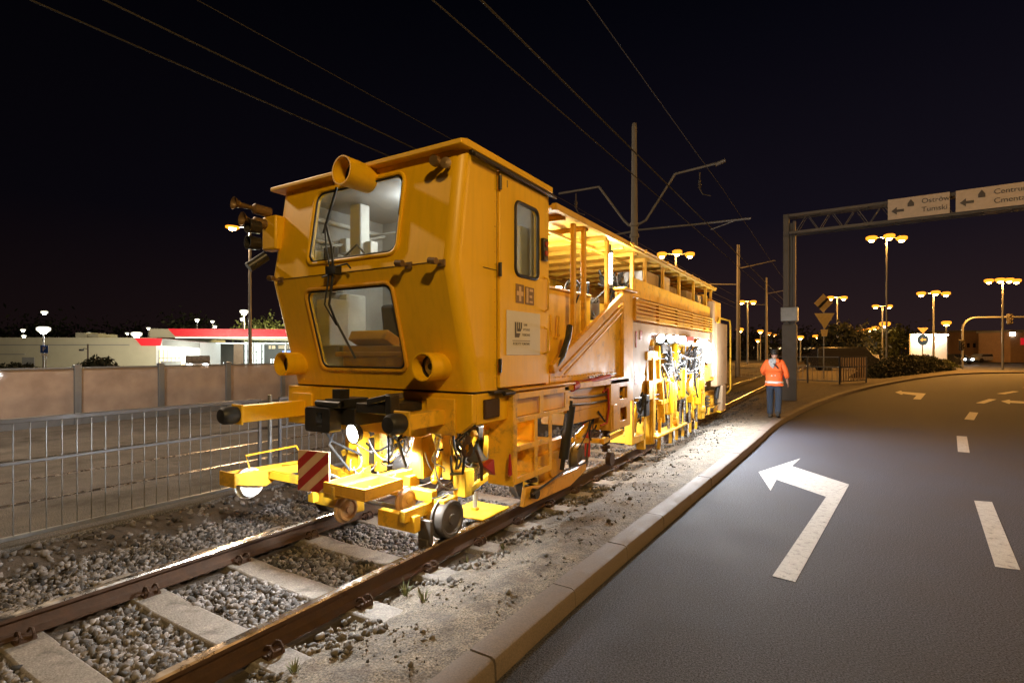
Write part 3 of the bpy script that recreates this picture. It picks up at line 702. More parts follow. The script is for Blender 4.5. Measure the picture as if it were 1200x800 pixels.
# work lamp under the coupler
def work_lamp(c, r, d=(0, -1, -.2), m='lamp_work'):
    b = MB(); b.lathe(c, d, [(0, 0), (0, r*.9), (.06, r*1.15), (.06, r), (.02, r*.8)], 18); o_ = b.build('work_lamp', 'black_metal', TM)
    b = MB(); b.lathe(Vector(c)+Vector(d).normalized()*.045, d, [(0, r), (.006, r*.8), (.012, 0)], 18); b.build('lamp_glass', m, o_)
work_lamp((-3.30, 3.0, 1.15), .075, (-.1, -1, -.15)); work_lamp((-3.36, 3.9, .98), .05, (-.3, -1, -.7)); work_lamp((-2.80, 4.25, 1.16), .05, (.3, -.8, -.8))
# hook and hoses below the beam corner
b = MB(); b.path(arc((-2.53, 3.44, 1.02), .055, 110, 400, 12), .017); b.tube((-2.53, 3.46, 1.12), (-2.53, 3.44, 1.06), .025); b.path([(-2.50, 3.52, 1.0), (-2.47, 3.56, .86), (-2.50, 3.6, .74)], .014)
b.build('hook', 'rust', TM)
b = MB(); b.prismx([(3.56, .86), (3.70, .90), (3.72, .76)], -2.50, -2.44); b.cut(); b.lathe((-2.44, 3.95, .70), (0, 0, 1), [(0, 0), (.02, .022), (.06, .02), (.2, .008)], 10); b.each('red_chock', 'red_paint', TM, bevel=.006)
# ---- leading measuring trolley
b = MB()
b.box(-4.30, -3.72, 3.36, 3.46, .33, .47); b.box(-3.45, -3.02, 3.36, 3.44, .27, .41)
b.bar((-3.6, 2.98, .62), (-3.35, 4.15, .66), .09, .11); b.box(-4.15, -3.05, 3.62, 3.70, .46, .56)
b.box(-4.32, -4.24, 3.3, 4.0, .36, .46); b.box(-3.14, -3.07, 3.3, 3.95, .36, .46); b.box(-3.85, -3.75, 3.1, 4.2, .52, .60)
b.box(-3.14, -2.96, 3.60, 3.66, .30, .40); b.cbox((-2.92, 3.92, .60), (.14, .14, .24)); b.cbox((-2.97, 3.72, .47), (.12, .2, .06))
b.build('trolley_frame', W, TM, bevel=.008)
b = MB()   # open tray
x0, x1, y0, y1, z0, z1 = -3.70, -3.20, 2.98, 3.42, .60, .70
b.box(x0, x1, y0, y1, z0, z0+.012)
for q in ((x0, x1, y0, y0+.02), (x0, x1, y1-.02, y1), (x0, x0+.02, y0+.021, y1-.021), (x1-.02, x1, y0+.021, y1-.021)): b.box(*q, z0+.013, z1)
b.build('tray', O, TM, bevel=.004)
def wheel(c, r, w_, m, ax=(1, 0, 0), fl=.02):
    b = MB(); c = Vector(c); a = Vector(ax).normalized()
    b.lathe(c-a*w_/2, a, [(0, 0), (0, r*.3), (.012, r*.34), (.016, r*.72), (0, r*.8), (0, r+fl), (.018, r+fl), (.024, r), (w_-.01, r*.99), (w_, r*.95), (w_, r*.8), (w_-.015, r*.72), (w_-.01, r*.3), (w_, r*.26), (w_, 0)], 36)
    return b
wheel((-2.93, 3.70, .325), .165, .11, 'steel').build('trolley_wheel', 'dark_steel', TM, smooth=40)
wheel((-4.45, 3.70, .325), .165, .11, 'steel').build('trolley_wheel', 'dark_steel', TM, smooth=40)
wheel((-3.66, 3.20, .42), .10, .06, '').build('guide_roller', 'cream_stripe', TM, smooth=40)
wheel((-3.28, 3.55, .47), .10, .06, '').build('guide_roller', 'cream_stripe', TM, smooth=40)
b = MB(); b.box(-3.07, -2.93, 3.46, 3.50, .16, .36); b.box(-3.05, -2.95, 3.44, 3.52, .12, .20); b.build('rail_scraper', 'dark_steel', TM, bevel=.006)
b = MB(); b.tube((-4.45, 3.70, .325), (-2.95, 3.70, .325), .022); b.build('trolley_axle', 'grey_metal', TM)
# left arm with the raised white wheel
b = MB()
b.plate([(2.42, .60), (2.42, .70), (3.45, .66), (3.45, .58), (2.9, .60), (2.72, .53)], [], lambda y, z: Vector((-4.62, y+.33, z)), (.02, 0, 0))
b.plate([(2.42, .60), (2.42, .70), (3.45, .66), (3.45, .58)], [], lambda y, z: Vector((-4.78, y+.33, z)), (.02, 0, 0))
b.box(-4.82, -4.58, 2.73, 2.75, .58, .71); b.box(-4.76, -4.62, 3.33, 3.39, .60, .66); b.bar((-4.60, 3.1, .63), (-4.0, 3.45, .50), .06, .07); b.bar((-4.60, 3.65, .62), (-4.0, 3.60, .56), .07, .07)
b.path([(-4.7, 2.95, .70), (-4.7, 2.91, .83), (-4.7, 3.45, .84), (-4.7, 3.55, .68)], .011)
b.build('side_arm', W, TM, bevel=.005)
wheel((-4.69, 2.95, .565), .125, .07, '').build('raised_wheel', 'white_paint', TM, smooth=40)
# chevron board
rz = Matrix.Rotation(R(12), 3, 'Z'); cc = Vector((-3.82, 2.98, .775)); H_ = .165
b = MB(); b.cbox(cc, (.33, .012, .35), rz); cb = b.build('warning_board', 'cream_stripe', TM, bevel=.004)
b = MB()
def clip(poly_, n_, d_):
    out = []
    for i in range(len(poly_)):
        a = Vector(poly_[i]); c_ = Vector(poly_[(i+1) % len(poly_)]); da = a.dot(n_)-d_; dc = c_.dot(n_)-d_
        if da <= 0: out.append(tuple(a))
        if da*dc < 0: out.append(tuple(a.lerp(c_, da/(da-dc))))
    return out
nv = Vector((-1, 1)).normalized(); nv = Vector((math.sin(R(-40)), math.cos(R(-40))))
for k in range(-3, 4):
    q = [(-.163, -.173), (.163, -.173), (.163, .173), (-.163, .173)]
    q = clip(q, nv, k*.135+.034); 
    if len(q) > 2: q = clip(q, -nv, -(k*.135-.034))
    if len(q) > 2: b.plate(q, [], lambda a, c_: cc+rz @ Vector((a, -.0085, c_)), rz @ Vector((0, .0015, 0)))
b.build('red_stripes', 'red_stripe', cb, smooth=0)
b = MB(); b.bar((-3.80, 3.0, .62), (-3.75, 3.4, .44), .03, .03); b.path(arc((-4.05, 3.1, .56), .035, 0, 360, 12, (1, 0, 0), (0, 0, 1)), .009); b.build('board_bracket', 'grey_metal', TM)
# struts down from the beam, bars, cylinders and hose loops under the front
b = MB()
for x, y, s_ in ((-4.15, 3.7, 1), (-3.35, 3.75, 1)):
    b.plate([(x-.11*s_, .62), (x+.09, .62), (x+.07, 1.10), (x+.0, 1.10)], [], lambda a, c_, y=y: Vector((a, y, c_)), (0, .03, 0))
    b.plate([(y, .62), (y+.28, .62), (y+.1, 1.1), (y, 1.1)], [], lambda a, c_, x=x: Vector((x+.06, a, c_)), (.02, 0, 0))
b.bar((-3.95, 3.9, .65), (-3.6, 4.3, 1.05), .07, .07); b.bar((-3.9, 4.6, 1.1), (-3.1, 4.1, .55), .06, .08); b.bar((-3.0, 4.35, .6), (-2.72, 4.0, 1.12), .05, .09); b.bar((-2.75, 4.3, .62), (-2.60, 4.7, 1.1), .04, .04)
b.box(-4.4, -3.0, 4.35, 4.45, .85, 1.0); b.box(-3.95, -3.87, 3.8, 3.9, .6, 1.15); b.box(-3.12, -3.02, 3.85, 3.93, .62, 1.15); b.box(-4.6, -4.5, 4.0, 4.1, .5, 1.1)
b.bar((-4.4, 3.8, .55), (-4.1, 4.4, .9), .06, .06); b.bar((-2.9, 3.9, .5), (-2.6, 4.5, .85), .05, .05)
b.build('lifting_struts', W, TM, bevel=.006)
b = MB()
for x, y in ((-3.72, 3.95), (-3.5, 4.15), (-3.0, 4.2)): b.tube((x, y, .62), (x+.05, y+.05, .95), .035, n=14); b.tube((x+.05, y+.05, .95), (x+.06, y+.06, 1.15), .018); b.cut()
b.each('front_cylinder', 'steel', TM)
b = MB(); b.lathe((-3.62, 3.8, .70), (1, 0, 0), [(0, 0), (0, .09), (.2, .09), (.2, 0)], 20); b.cut(); b.cbox((-2.93, 4.15, .93), (.16, .2, .34)); b.cut(); b.cbox((-3.95, 3.9, .80), (.16, .2, .26)); b.each('valve_block', 'black_metal', TM, bevel=.01)
def hoses(seed, box, n, name, m='black_rubber', r=(.007, .014), hang=.3):
    rd_ = random.Random(seed); x0, x1, y0, y1, z0, z1 = box; b = MB()
    for i in range(n):
        p = Vector((rd_.uniform(x0, x1), rd_.uniform(y0, y1), rd_.uniform((z0+z1)/2, z1))); q = Vector((rd_.uniform(x0, x1), rd_.uniform(y0, y1), rd_.uniform(z0, z1)))
        P = sag(p, q, rd_.uniform(.05, hang), 12); w1 = rd_.uniform(-.08, .08)
        for k, v in enumerate(P): v.x += w1*math.sin(math.pi*k/12); v.y += w1*math.sin(2*math.pi*k/12)
        b.path(P, rd_.uniform(*r), 7)
    return b.build(name, m, TM)
hoses(3, (-3.25, -2.85, 3.75, 4.3, .55, 1.12), 12, 'hydraulic_hoses'); hoses(4, (-4.1, -3.4, 3.5, 4.1, .60, 1.0), 9, 'hydraulic_hoses', 'grey_metal', (.005, .009), .15)
hoses(5, (-4.0, -3.3, 3.1, 3.6, .55, .72), 6, 'signal_cables', 'grey_metal', (.005, .008), .06)
# prop on a pad
b = MB(); b.tube((-3.17, 4.45, .17), (-3.17, 4.45, 1.10), .024); b.build('prop_pole', 'pale_metal', TM)
b = MB(); b.box(-3.38, -2.92, 4.22, 4.72, .155, .172); b.cbox((-3.17, 4.45, .185), (.06, .06, .03)); b.build('foot_pad', 'yellow_worn', TM, bevel=.003)
# ---- step frame (ladder) on the near side
b = MB()
holes = []
for y0_, y1_, z0_, z1_ in ((4.08, 4.40, .67, .90), (4.46, 4.70, .67, .90), (4.08, 4.40, .95, 1.16), (4.46, 4.70, .95, 1.16), (4.08, 4.50, 1.21, 1.37), (4.58, 5.06, 1.21, 1.37)):
    holes.append([(y0_, z0_), (y1_, z0_), (y1_, z1_), (y0_, z1_)])
b.plate([(4.02, .61), (4.76, .61), (4.76, 1.17), (5.16, 1.17), (5.16, 1.43), (4.02, 1.43)], holes, lambda y, z: Vector((-2.44, y, z)), (-.012, 0, 0))
b.box(-2.71, -2.44, 4.005, 4.018, .60, 1.44); b.box(-2.74, -2.70, 4.02, 4.9, 1.38, 1.44); b.box(-2.70, -2.453, 4.02, 4.75, .61, .635); b.box(-2.70, -2.453, 4.02, 4.75, .91, .935); b.box(-2.70, -2.453, 4.02, 5.15, 1.17, 1.195)
b.box(-2.70, -2.453, 4.44, 4.455, .64, .90); b.box(-2.70, -2.453, 4.44, 4.455, .94, 1.16)
b.build('step_frame', W, TM, bevel=.005)
# sill along the cab foot and main side beams
b = MB(); b.box(-2.50, -2.42, 4.0, 5.3, 1.445, 1.47); b.box(-2.62, -2.52, 5.2, 15.0, 1.12, 1.44); b.box(-4.78, -4.66, 5.2, 15.0, 1.12, 1.44); b.box(-4.64, -2.64, 4.9, 15, 1.36, 1.44)
b.box(-2.515, -2.44, 5.05, 7.1, 1.38, 1.46); b.build('side_beam', O, TM, bevel=.01)
b = MB(); b.box(-2.50, -2.44, 3.70, 3.98, 1.447, 1.468); b.tube((-2.44, 3.85, 1.44), (-2.44, 4.02, 1.44), .02); b.build('door_latch', 'black_metal', TM)
# ---- running gear
def bogie(y):
    for x, i_ in ((XR+.0, 1), (XLf, -1)):
        wb = wheel((x, y, .15+.36), .36, .12, '', (-i_, 0, 0), .028); wb.build('running_wheel', 'dark_steel', TM, smooth=40)
    b = MB(); b.tube((XLf, y, .51), (XR, y, .51), .07, n=16); b.build('axle', 'dark_steel', TM)
    b = MB(); b.lathe((-2.83, y, .53), (1, 0, 0), [(0, 0), (0, .19), (.16, .19), (.18, .16), (.18, .10), (.22, .10), (.22, 0)], 28)
    b.box(-2.80, -2.70, y-.62, y+.62, .68, .80); b.box(-2.84, -2.64, y-.3, y+.3, .34, .70)
    b.plate([(y-.75, .30), (y-.7, .48), (y-.4, .44), (y+.5, .44), (y+.75, .5), (y+.75, .38), (y+.3, .28)], [], lambda a, c_: Vector((-2.56, a, c_)), (-.05, 0, 0))
    b.build('axle_box', O, TM, bevel=.008)
    b = MB()
    for k in range(6): b.lathe((-2.68, y-.40, .30+k*.075), (0, 0, 1), [(0, .03), (.015, .07), (.045, .07), (.06, .03)], 18)
    b.build('axle_spring', 'dark_steel', TM)
    b = MB(); b.tube((-2.56, y+.12, .62), (-2.50, y+.18, 1.20), .055, n=18); b.tube((-2.57, y+.10, .5), (-2.5, y+.18, 1.26), .025); b.build('damper', 'black_rubber', TM)
    b = MB(); b.tube((-2.57, y-.58, .40), (-2.50, y-.58, .40), .05, n=16); b.path([(-2.5, y-.7, .42), (-2.49, y, .52), (-2.5, y+.6, .5), (-2.52, y+.7, .7)], .012); b.build('brake_rod', 'black_metal', TM)
bogie(5.15); bogie(13.9)
wheel((-2.95, 6.55, .36), .20, .11, '').build('measuring_wheel', 'dark_steel', TM, smooth=40)
b = MB(); b.bar((-2.78, 6.3, .95), (-2.74, 6.35, .75), .04, .07); b.bar((-2.74, 6.35, .78), (-2.72, 6.30, .45), .04, .07); b.bar((-2.62, 6.1, 1.05), (-2.56, 6.9, .90), .04, .05); b.build('red_arm', 'red_paint', TM, bevel=.01)
b = MB(); b.tube((-2.66, 6.75, .45), (-2.66, 6.75, 1.0), .04); 
for k in range(5): b.tube((-2.66, 6.75, .5+k*.07), (-2.66, 6.75, .54+k*.07), .07, n=14)
b.lathe((-2.62, 6.75, .36), (1, 0, 0), [(0, 0), (0, .09), (.07, .09), (.07, 0)], 18); b.build('worn_plunger', 'rust', TM)
# ---- box with handles behind the steps
b = MB(); b.box(-2.86, -2.53, 5.30, 6.48, .98, 1.36); b.plate([(6.40, .78), (7.15, .78), (7.15, 1.44), (6.40, 1.44)], [rrect(6.72, 7.02, 1.17, 1.33, .02), rrect(6.75, 7.0, .88, 1.05, .02)], lambda y, z: Vector((-2.44, y, z)), (-.02, 0, 0))
b.box(-2.80, -2.461, 6.40, 6.42, .79, 1.43); b.box(-2.80, -2.461, 7.13, 7.149, .79, 1.43); b.box(-2.80, -2.461, 6.43, 7.12, .80, .82); b.box(-2.80, -2.78, 6.43, 7.12, .83, 1.38); b.box(-2.46, -2.43, 6.46, 6.6, .80, 1.12)
b.build('side_locker', O, TM, bevel=.008)
b = MB(); b.path([(-2.47, 6.2, 1.3), (-2.46, 6.35, 1.34), (-2.45, 6.36, 1.1), (-2.47, 6.34, .9), (-2.5, 6.2, .88)], .012); b.tube((-2.49, 5.35, 1.42), (-2.44, 6.35, 1.49), .028); b.tube((-2.47, 5.28, 1.41), (-2.47, 5.42, 1.43), .05); b.build('red_pipe', 'red_paint', TM)
b = MB(); b.tube((-2.47, 5.75, 1.50), (-2.45, 6.6, 1.52), .014); b.build('steel_rod', 'steel', TM)
# ---- gallery behind the cab
b = MB()
b.plate([(4.86, 1.47), (7.0, 1.47), (7.0, 2.44), (6.85, 2.40), (4.86, 1.62)], [], lambda y, z: Vector((-2.52, y, z)), (-.02, 0, 0)); b.build('slanted_panel', W, TM, bevel=.006)
b = MB(); b.bar((-2.49, 4.84, 1.62), (-2.49, 6.98, 2.56), .06, .10); b.bar((-2.47, 5.0, 1.60), (-2.47, 6.9, 2.42), .03, .03); b.bar((-2.47, 5.1, 1.56), (-2.47, 6.9, 2.34), .02, .02); b.build('sloping_rail', O, TM, bevel=.008)
b = MB(); b.box(-2.55, -2.47, 6.96, 7.36, 1.10, 2.64); b.box(-2.60, -2.555, 6.96, 7.36, 1.10, 2.64); b.box(-2.60, -2.42, 6.90, 7.42, 2.64, 2.68); b.build('column_box', O, TM, bevel=.012)
b = MB(); b.box(-2.74, -2.70, 4.84, 6.35, 1.47, 2.50); b.box(-2.76, -2.68, 4.84, 6.35, 2.50, 2.53); b.build('gallery_wall', Y, TM, bevel=.006)
b = MB()
for y in (4.93, 5.13, 5.33): b.path([(-2.70, y-.035, 1.95), (-2.66, y-.035, 1.98), (-2.66, y-.02, 2.2), (-2.66, y+.03, 2.2), (-2.66, y+.035, 1.98), (-2.70, y+.035, 1.95)], .010); b.cut()
b.each('grab_loop', 'yellow_worn', TM)
b = MB(); b.box(-4.75, -2.55, 4.82, 13.3, 1.455, 1.468); b.box(-4.74, -4.70, 4.82, 13.2, 1.47, 3.2); b.build('deck', W, TM)
b = MB()
for y, zb in ((5.47, 1.9), (5.76, 2.05), (6.5, 2.35), (7.5, 2.7), (8.1, 2.7), (9.1, 2.7), (10.2, 2.7), (11.4, 2.7), (12.6, 2.7), (13.2, 2.6)):
    b.box(-2.56, -2.51, y-.03, y+.03, zb, 3.25); b.cut(); b.box(-4.78, -4.72, y-.03, y+.03, 1.47, 3.25); b.cut()
b.each('roof_post', O, TM, bevel=.006)
b = MB()
b.box(-4.82, -2.50, 4.86, 13.4, 3.29, 3.315); b.box(-2.50, -2.44, 4.86, 13.4, 3.26, 3.33); b.box(-4.88, -4.82, 4.86, 13.4, 3.26, 3.33)
y = 5.2
while y < 13.3: b.box(-4.80, -2.51, y-.025, y+.025, 3.23, 3.288); y += .62
b.box(-2.9, -2.85, 4.9, 13.3, 3.20, 3.228); b.box(-4.5, -4.45, 4.9, 13.3, 3.20, 3.228)
rf2 = b.build('gallery_roof', 'roof_paint', TM, bevel=.005)
b = MB(); b.tube((-2.42, 7.1, 3.30), (-2.42, 13.3, 3.30), .013)
for k in range(11): b.cbox((-2.43, 7.2+k*.6, 3.30), (.04, .05, .05))
b.build('roof_pipe', 'orange_worn', rf2)
b = MB(); b.lathe((-3.05, 5.35, 2.62), (0, 0, 1), [(0, 0), (0, .15), (.48, .15), (.50, .12), (.50, 0)], 24); b.cut(); b.lathe((-3.5, 5.0, 2.5), (0, 0, 1), [(0, 0), (0, .18), (.5, .18), (.5, 0)], 24); b.each('air_tank', 'black_metal', TM, smooth=40)
b = MB(); b.box(-4.2, -3.1, 5.5, 6.9, 1.47, 2.45); b.cbox((-3.3, 6.2, 2.5), (.4, .8, .2)); b.cbox((-3.0, 6.9, 2.4), (.3, .3, .3)); b.build('engine_block', 'dark_steel', TM, bevel=.02)
b = MB(); b.path(arc((-2.85, 4.95, 2.45), .17, 0, 180, 14, (0, 1, 0)), .022); b.build('pale_hose', 'white_paint', TM)
b = MB(); b.path([Vector((-2.75, 5.95, 2.35))+q for q in [Vector((0, .30*math.cos(R(a)), .34*math.sin(R(a)))) for a in range(-20, 210, 15)]], .016)
b.path([(-2.7, 5.9, 2.4), (-2.7, 6.1, 2.65), (-2.75, 6.4, 2.7), (-2.8, 6.5, 2.5)], .014); b.build('cable_loops', 'black_rubber', TM)
hoses(11, (-3.2, -2.7, 5.9, 6.9, 2.2, 2.7), 14, 'gallery_hoses'); hoses(12, (-3.1, -2.6, 7.4, 8.2, 2.65, 3.1), 12, 'gallery_hoses', r=(.012, .02))
b = MB(); b.path([(-2.5, 4.9, 1.62), (-2.47, 5.05, 1.75), (-2.47, 5.2, 1.95), (-2.5, 5.3, 2.08)], .035); b.build('bellows_hose', 'black_rubber', TM)
b = MB(); b.tube((-2.62, 6.85, 2.72), (-2.62, 6.85, 3.14), .028); tl = b.build('tube_lamp', 'lamp_tube', TM)
b = MB(); b.tube((-2.62, 6.85, 3.14), (-2.62, 6.85, 3.26), .016); b.tube((-2.62, 6.85, 2.66), (-2.62, 6.85, 2.72), .035); b.tube((-2.62, 6.85, 3.14), (-2.62, 6.85, 3.18), .035); b.build('lamp_holder', 'black_metal', tl)
b = MB(); b.box(-3.6, -3.2, 6.0, 6.06, 2.9, 2.94); b.cut(); b.cbox((-3.2, 6.0, 2.55), (.5, .05, .14)); b.each('ceiling_lamp', 'lamp_tube', TM)
# ---- rear upper works
b = MB(); b.plate([(7.42, 2.60), (12.95, 2.60), (12.95, 2.84), (7.42, 2.88)], [], lambda y, z: Vector((-2.50, y, z)), (-.03, 0, 0)); b.build('upper_side_panel', W, TM, bevel=.008)
b = MB()
for k in range(6): b.bar((-2.46, 7.40, 2.555-k*.056), (-2.46, 12.95, 2.555-k*.056), .05, .016)
for y in (7.42, 8.6, 9.8, 11.0, 12.2, 12.93): b.box(-2.50, -2.45, y-.012, y+.012, 2.25, 2.58)
b.box(-2.56, -2.53, 7.40, 12.95, 2.24, 2.59); b.build('louvre_grille', O, TM)
for i, (y0_, y1_, z1_, m_) in enumerate(((8.15, 8.38, 3.08, 'grey_metal'), (8.40, 9.02, 3.10, 'beige_paint'), (9.15, 9.75, 3.14, 'barrier_post'), (9.78, 10.2, 3.0, 'beige_paint'), (11.0, 11.5, 3.05, 'beige_paint'), (12.0, 12.5, 3.05, 'barrier_post'), (12.6, 13.1, 3.12, 'orange_worn'))):
    b = MB(); b.box(-3.0, -2.58, y0_, y1_, 2.62, z1_); b.box(-2.60, -2.57, y0_+.04, y0_+.07, 2.8, 2.9); b.build('equipment_box', m_, TM, bevel=.02)
b = MB(); b.box(-4.6, -3.1, 7.5, 12.9, 1.47, 2.55); b.build('engine_housing', W, TM, bevel=.02)
# ---- tamping bay
b = MB(); b.plate([(7.42, 1.10), (7.75, 1.10), (8.35, 2.08), (12.9, 2.08), (12.9, 2.235), (7.42, 2.235)], [], lambda y, z: Vector((-2.50, y, z)), (-.02, 0, 0)); b.build('bay_panel', 'beige_paint', TM, bevel=.006)
b = MB(); b.box(-2.60, -2.53, 7.42, 7.47, 1.1, 2.23)
for q in range(4): b.box(-2.498, -2.496, 7.52, 7.64-.01*q, 1.32+q*.055, 1.345+q*.055)
b.box(-2.498, -2.494, 7.75, 7.86, 1.98, 2.12); b.box(-2.498, -2.494, 7.55, 7.60, 1.86, 2.10); b.build('panel_markings', 'red_stripe', TM)
b = MB(); b.box(-2.495, -2.43, 10.35, 11.0, 2.0, 2.1); b.build('red_beacon_box', 'red_paint', TM, bevel=.01)
def unit(y):
    b = MB()
    b.prismx([(y-.28, 1.75), (y+.22, 1.75), (y+.28, 1.2), (y+.18, .32), (y-.05, .32), (y-.22, 1.0)], -2.62, -2.50)
    b.box(-2.68, -2.47, y-.32, y+.26, 1.66, 1.80); b.box(-2.49, -2.45, y-.30, y-.10, 1.05, 1.35); b.box(-2.50, -2.45, y-.08, y+.02, .34, 1.7)
    b.build('tamping_frame', W, TM, bevel=.012)
unit(8.35); unit(12.1)
b = MB()
for y in (9.25, 9.75, 10.9, 11.4):
    for k in range(9): b.lathe((-2.50, y, 1.36+k*.052), (0, 0, 1), [(0, .05), (.012, .095), (.026, .095), (.038, .05)], 18)
    b.tube((-2.5, y, 1.3), (-2.5, y, 1.9), .035); b.cut()
b.each('tamping_spring', 'steel', TM)
b = MB()
for y, z0_, z1_, r in ((9.2, .72, 1.28, .085), (10.0, .95, 1.5, .10), (10.75, .8, 1.4, .07), (11.35, .7, 1.25, .09), (9.6, 1.5, 1.95, .06)):
    b.lathe((-2.46, y, z0_), (0, 0, 1), [(0, 0), (0, r*.7), (.03, r), (z1_-z0_-.03, r), (z1_-z0_, r*.7), (z1_-z0_, 0)], 20); b.cut()
b.each('hydraulic_cylinder', 'yellow_paint', TM, smooth=40)
b = MB()
for y, z0_, z1_ in ((9.2, .45, .75), (10.0, .35, 1.0), (10.75, .4, .85), (11.35, .35, .75), (10.35, .3, 1.6), (11.8, 1.0, 2.0), (12.0, .9, 1.9)): b.tube((-2.46, y, z0_), (-2.46, y, z1_), .025); b.cut()
b.each('piston_rod', 'steel', TM)
b = MB()
rd2 = random.Random(21)
for y in (8.75, 9.45, 9.9, 10.4, 10.9, 11.5):
    b.bar((-2.52, y, 1.9), (-2.50, y+rd2.uniform(-.15, .3), 1.35), .05, .09); b.bar((-2.5, y+rd2.uniform(-.1, .1), 1.3), (-2.48, y+rd2.uniform(-.2, .25), .62), .05, .12)
    b.bar((-2.48, y, .70), (-2.50, y+rd2.uniform(-.1, .1), .18), .04, .05); b.cut()
b.each('tamping_arm', W, TM, bevel=.008); b = MB()
b.box(-2.7, -2.44, 8.7, 12.0, .92, 1.0); b.box(-2.75, -2.5, 8.6, 12.2, 1.28, 1.36); b.box(-2.9, -2.55, 8.6, 12.3, 1.9, 2.0); b.box(-2.6, -2.4, 8.3, 10.3, .42, .46)
b.build('arm_carrier', W, TM, bevel=.008)
b = MB()
for y in (9.4, 10.6, 11.7): b.lathe((-2.52, y, 1.12), (1, 0, 0), [(0, 0), (0, .13), (.05, .15), (.12, .15), (.14, .10), (.14, 0)], 22); b.cut(); b.lathe((-2.50, y+.3, .55), (1, 0, 0), [(0, 0), (0, .08), (.08, .08), (.08, 0)], 16); b.cut()
b.each('vibration_housing', O, TM, smooth=40)
b = MB()
for y in (8.8, 9.1, 9.9, 10.5, 11.0, 11.6): b.plate([(y-.03, .35), (y+.03, .35), (y+.05, .08), (y-.05, .08)], [], lambda a, c_: Vector((-2.52, a, c_)), (-.03, 0, 0)); b.cut()
b.each('tamping_tine', 'steel', TM, bevel=.004)
b = MB(); b.cbox((-2.55, 8.0, .98), (.2, .2, .34)); b.cut(); b.cbox((-2.5, 8.9, 1.86), (.14, .3, .18)); b.cut(); b.cbox((-2.5, 9.5, 1.98), (.12, .9, .08)); b.cut(); b.box(-2.62, -2.5, 10.4, 10.65, 1.5, 1.8); b.each('valve_bank', 'black_metal', TM, bevel=.02)
hoses(31, (-2.55, -2.40, 8.6, 11.9, .8, 1.95), 34, 'tamping_hoses', 'black_rubber', (.010, .018), .35)
hoses(32, (-2.52, -2.40, 8.6, 11.9, .9, 1.95), 20, 'tamping_hoses', 'grey_metal', (.008, .014), .3)
hoses(33, (-2.60, -2.42, 7.6, 8.1, .5, 1.2), 8, 'tamping_hoses', 'black_rubber', (.012, .022), .2)
b = MB(); b.box(-2.9, -2.5, 7.5, 8.0, .45, .55); b.box(-2.62, -2.5, 7.42, 7.50, .45, 1.1); b.box(-2.62, -2.5, 7.95, 8.05, .30, 1.0); b.box(-2.62, -2.55, 7.5, 7.95, .75, .80); b.build('bay_step', W, TM, bevel=.006)
for y, z in ((8.75, 2.03), (9.25, 2.03), (9.75, 2.04), (10.2, 2.04), (11.7, 2.0)): work_lamp((-2.49, y, z), .075, (1, -1.1, -.45))
for y, z in ((12.0, 1.98), (12.4, 1.92), (12.5, 1.66), (12.3, 1.78)): work_lamp((-2.47, y, z), .10, (1, -1.1, -.3))
# ---- rear end
b = MB(); b.box(-2.60, -2.46, 13.05, 13.35, 1.2, 3.0); b.box(-2.6, -2.45, 13.5, 14.95, .95, 2.52); b.box(-2.58, -2.44, 14.2, 14.7, .30, .95); b.build('rear_panel', 'beige_paint', TM, bevel=.02)
b = MB(); b.path([(-2.42, 13.4, 2.5), (-2.40, 13.5, 2.62), (-2.40, 15.0, 2.62), (-2.40, 15.12, 2.5), (-2.40, 15.12, .8), (-2.45, 14.9, .7)], .022); b.path([(-2.40, 13.5, 2.62), (-2.40, 13.5, 2.5)], .02); b.build('rear_hand_rail', 'yellow_worn', TM)
b = MB(); b.box(-4.7, -2.62, 13.4, 15.0, 1.45, 3.1); b.box(-4.7, -2.6, 14.9, 15.0, 1.1, 1.44); b.box(-2.62, -2.46, 14.1, 14.85, .26, .30); b.build('rear_cab', Y, TM, bevel=.03)
# near-white lamps' light
for p, w in (((-3.35, 3.14, 1.03), 150), ((-3.38, 3.75, .85), 70), ((-2.72, 4.05, 1.04), 60), ((-3.6, 4.7, .95), 40)): point(p, w, (.93, .97, 1), .05, 'work_and_fill_light', spot=165, aim=(p[0]-.25, p[1]-.1, p[2]-1), blend=.25, parent=TM)
for p, w in (((-2.38, 8.75, 1.96), 270), ((-2.38, 9.95, 1.96), 280), ((-2.36, 11.7, 1.92), 280), ((-2.36, 12.45, 1.72), 380)): point(p, w, (.93, .97, 1), .06, 'work_and_fill_light', spot=150, aim=(p[0]+.8, p[1]-.35, p[2]-1), blend=.8, parent=TM)
point((-2.58, 6.85, 2.9), 80, (1, .95, .80), .05, 'gallery_light', parent=TM); point((-3.3, 5.9, 2.86), 70, (1, .95, .80), .08, 'gallery_light', parent=TM)
point((-3.6, 4.0, 3.2), 15, (.95, .98, 1), .1, 'cab_light', parent=TM)
point((-3.3, 6.9, .9), 90, (.95, .97, 1), .08, 'work_and_fill_light', parent=TM)
for p, w in (((-1.95, 9.3, 1.35), 60), ((-1.95, 11.0, 1.3), 60), ((-2.9, 9.5, 1.1), 60), ((-1.95, 12.9, 1.6), 120)): point(p, w, (.93, .97, 1), .1, 'work_and_fill_light', parent=TM)  # added fill points without lamps, brighten the tamping gear and the worker

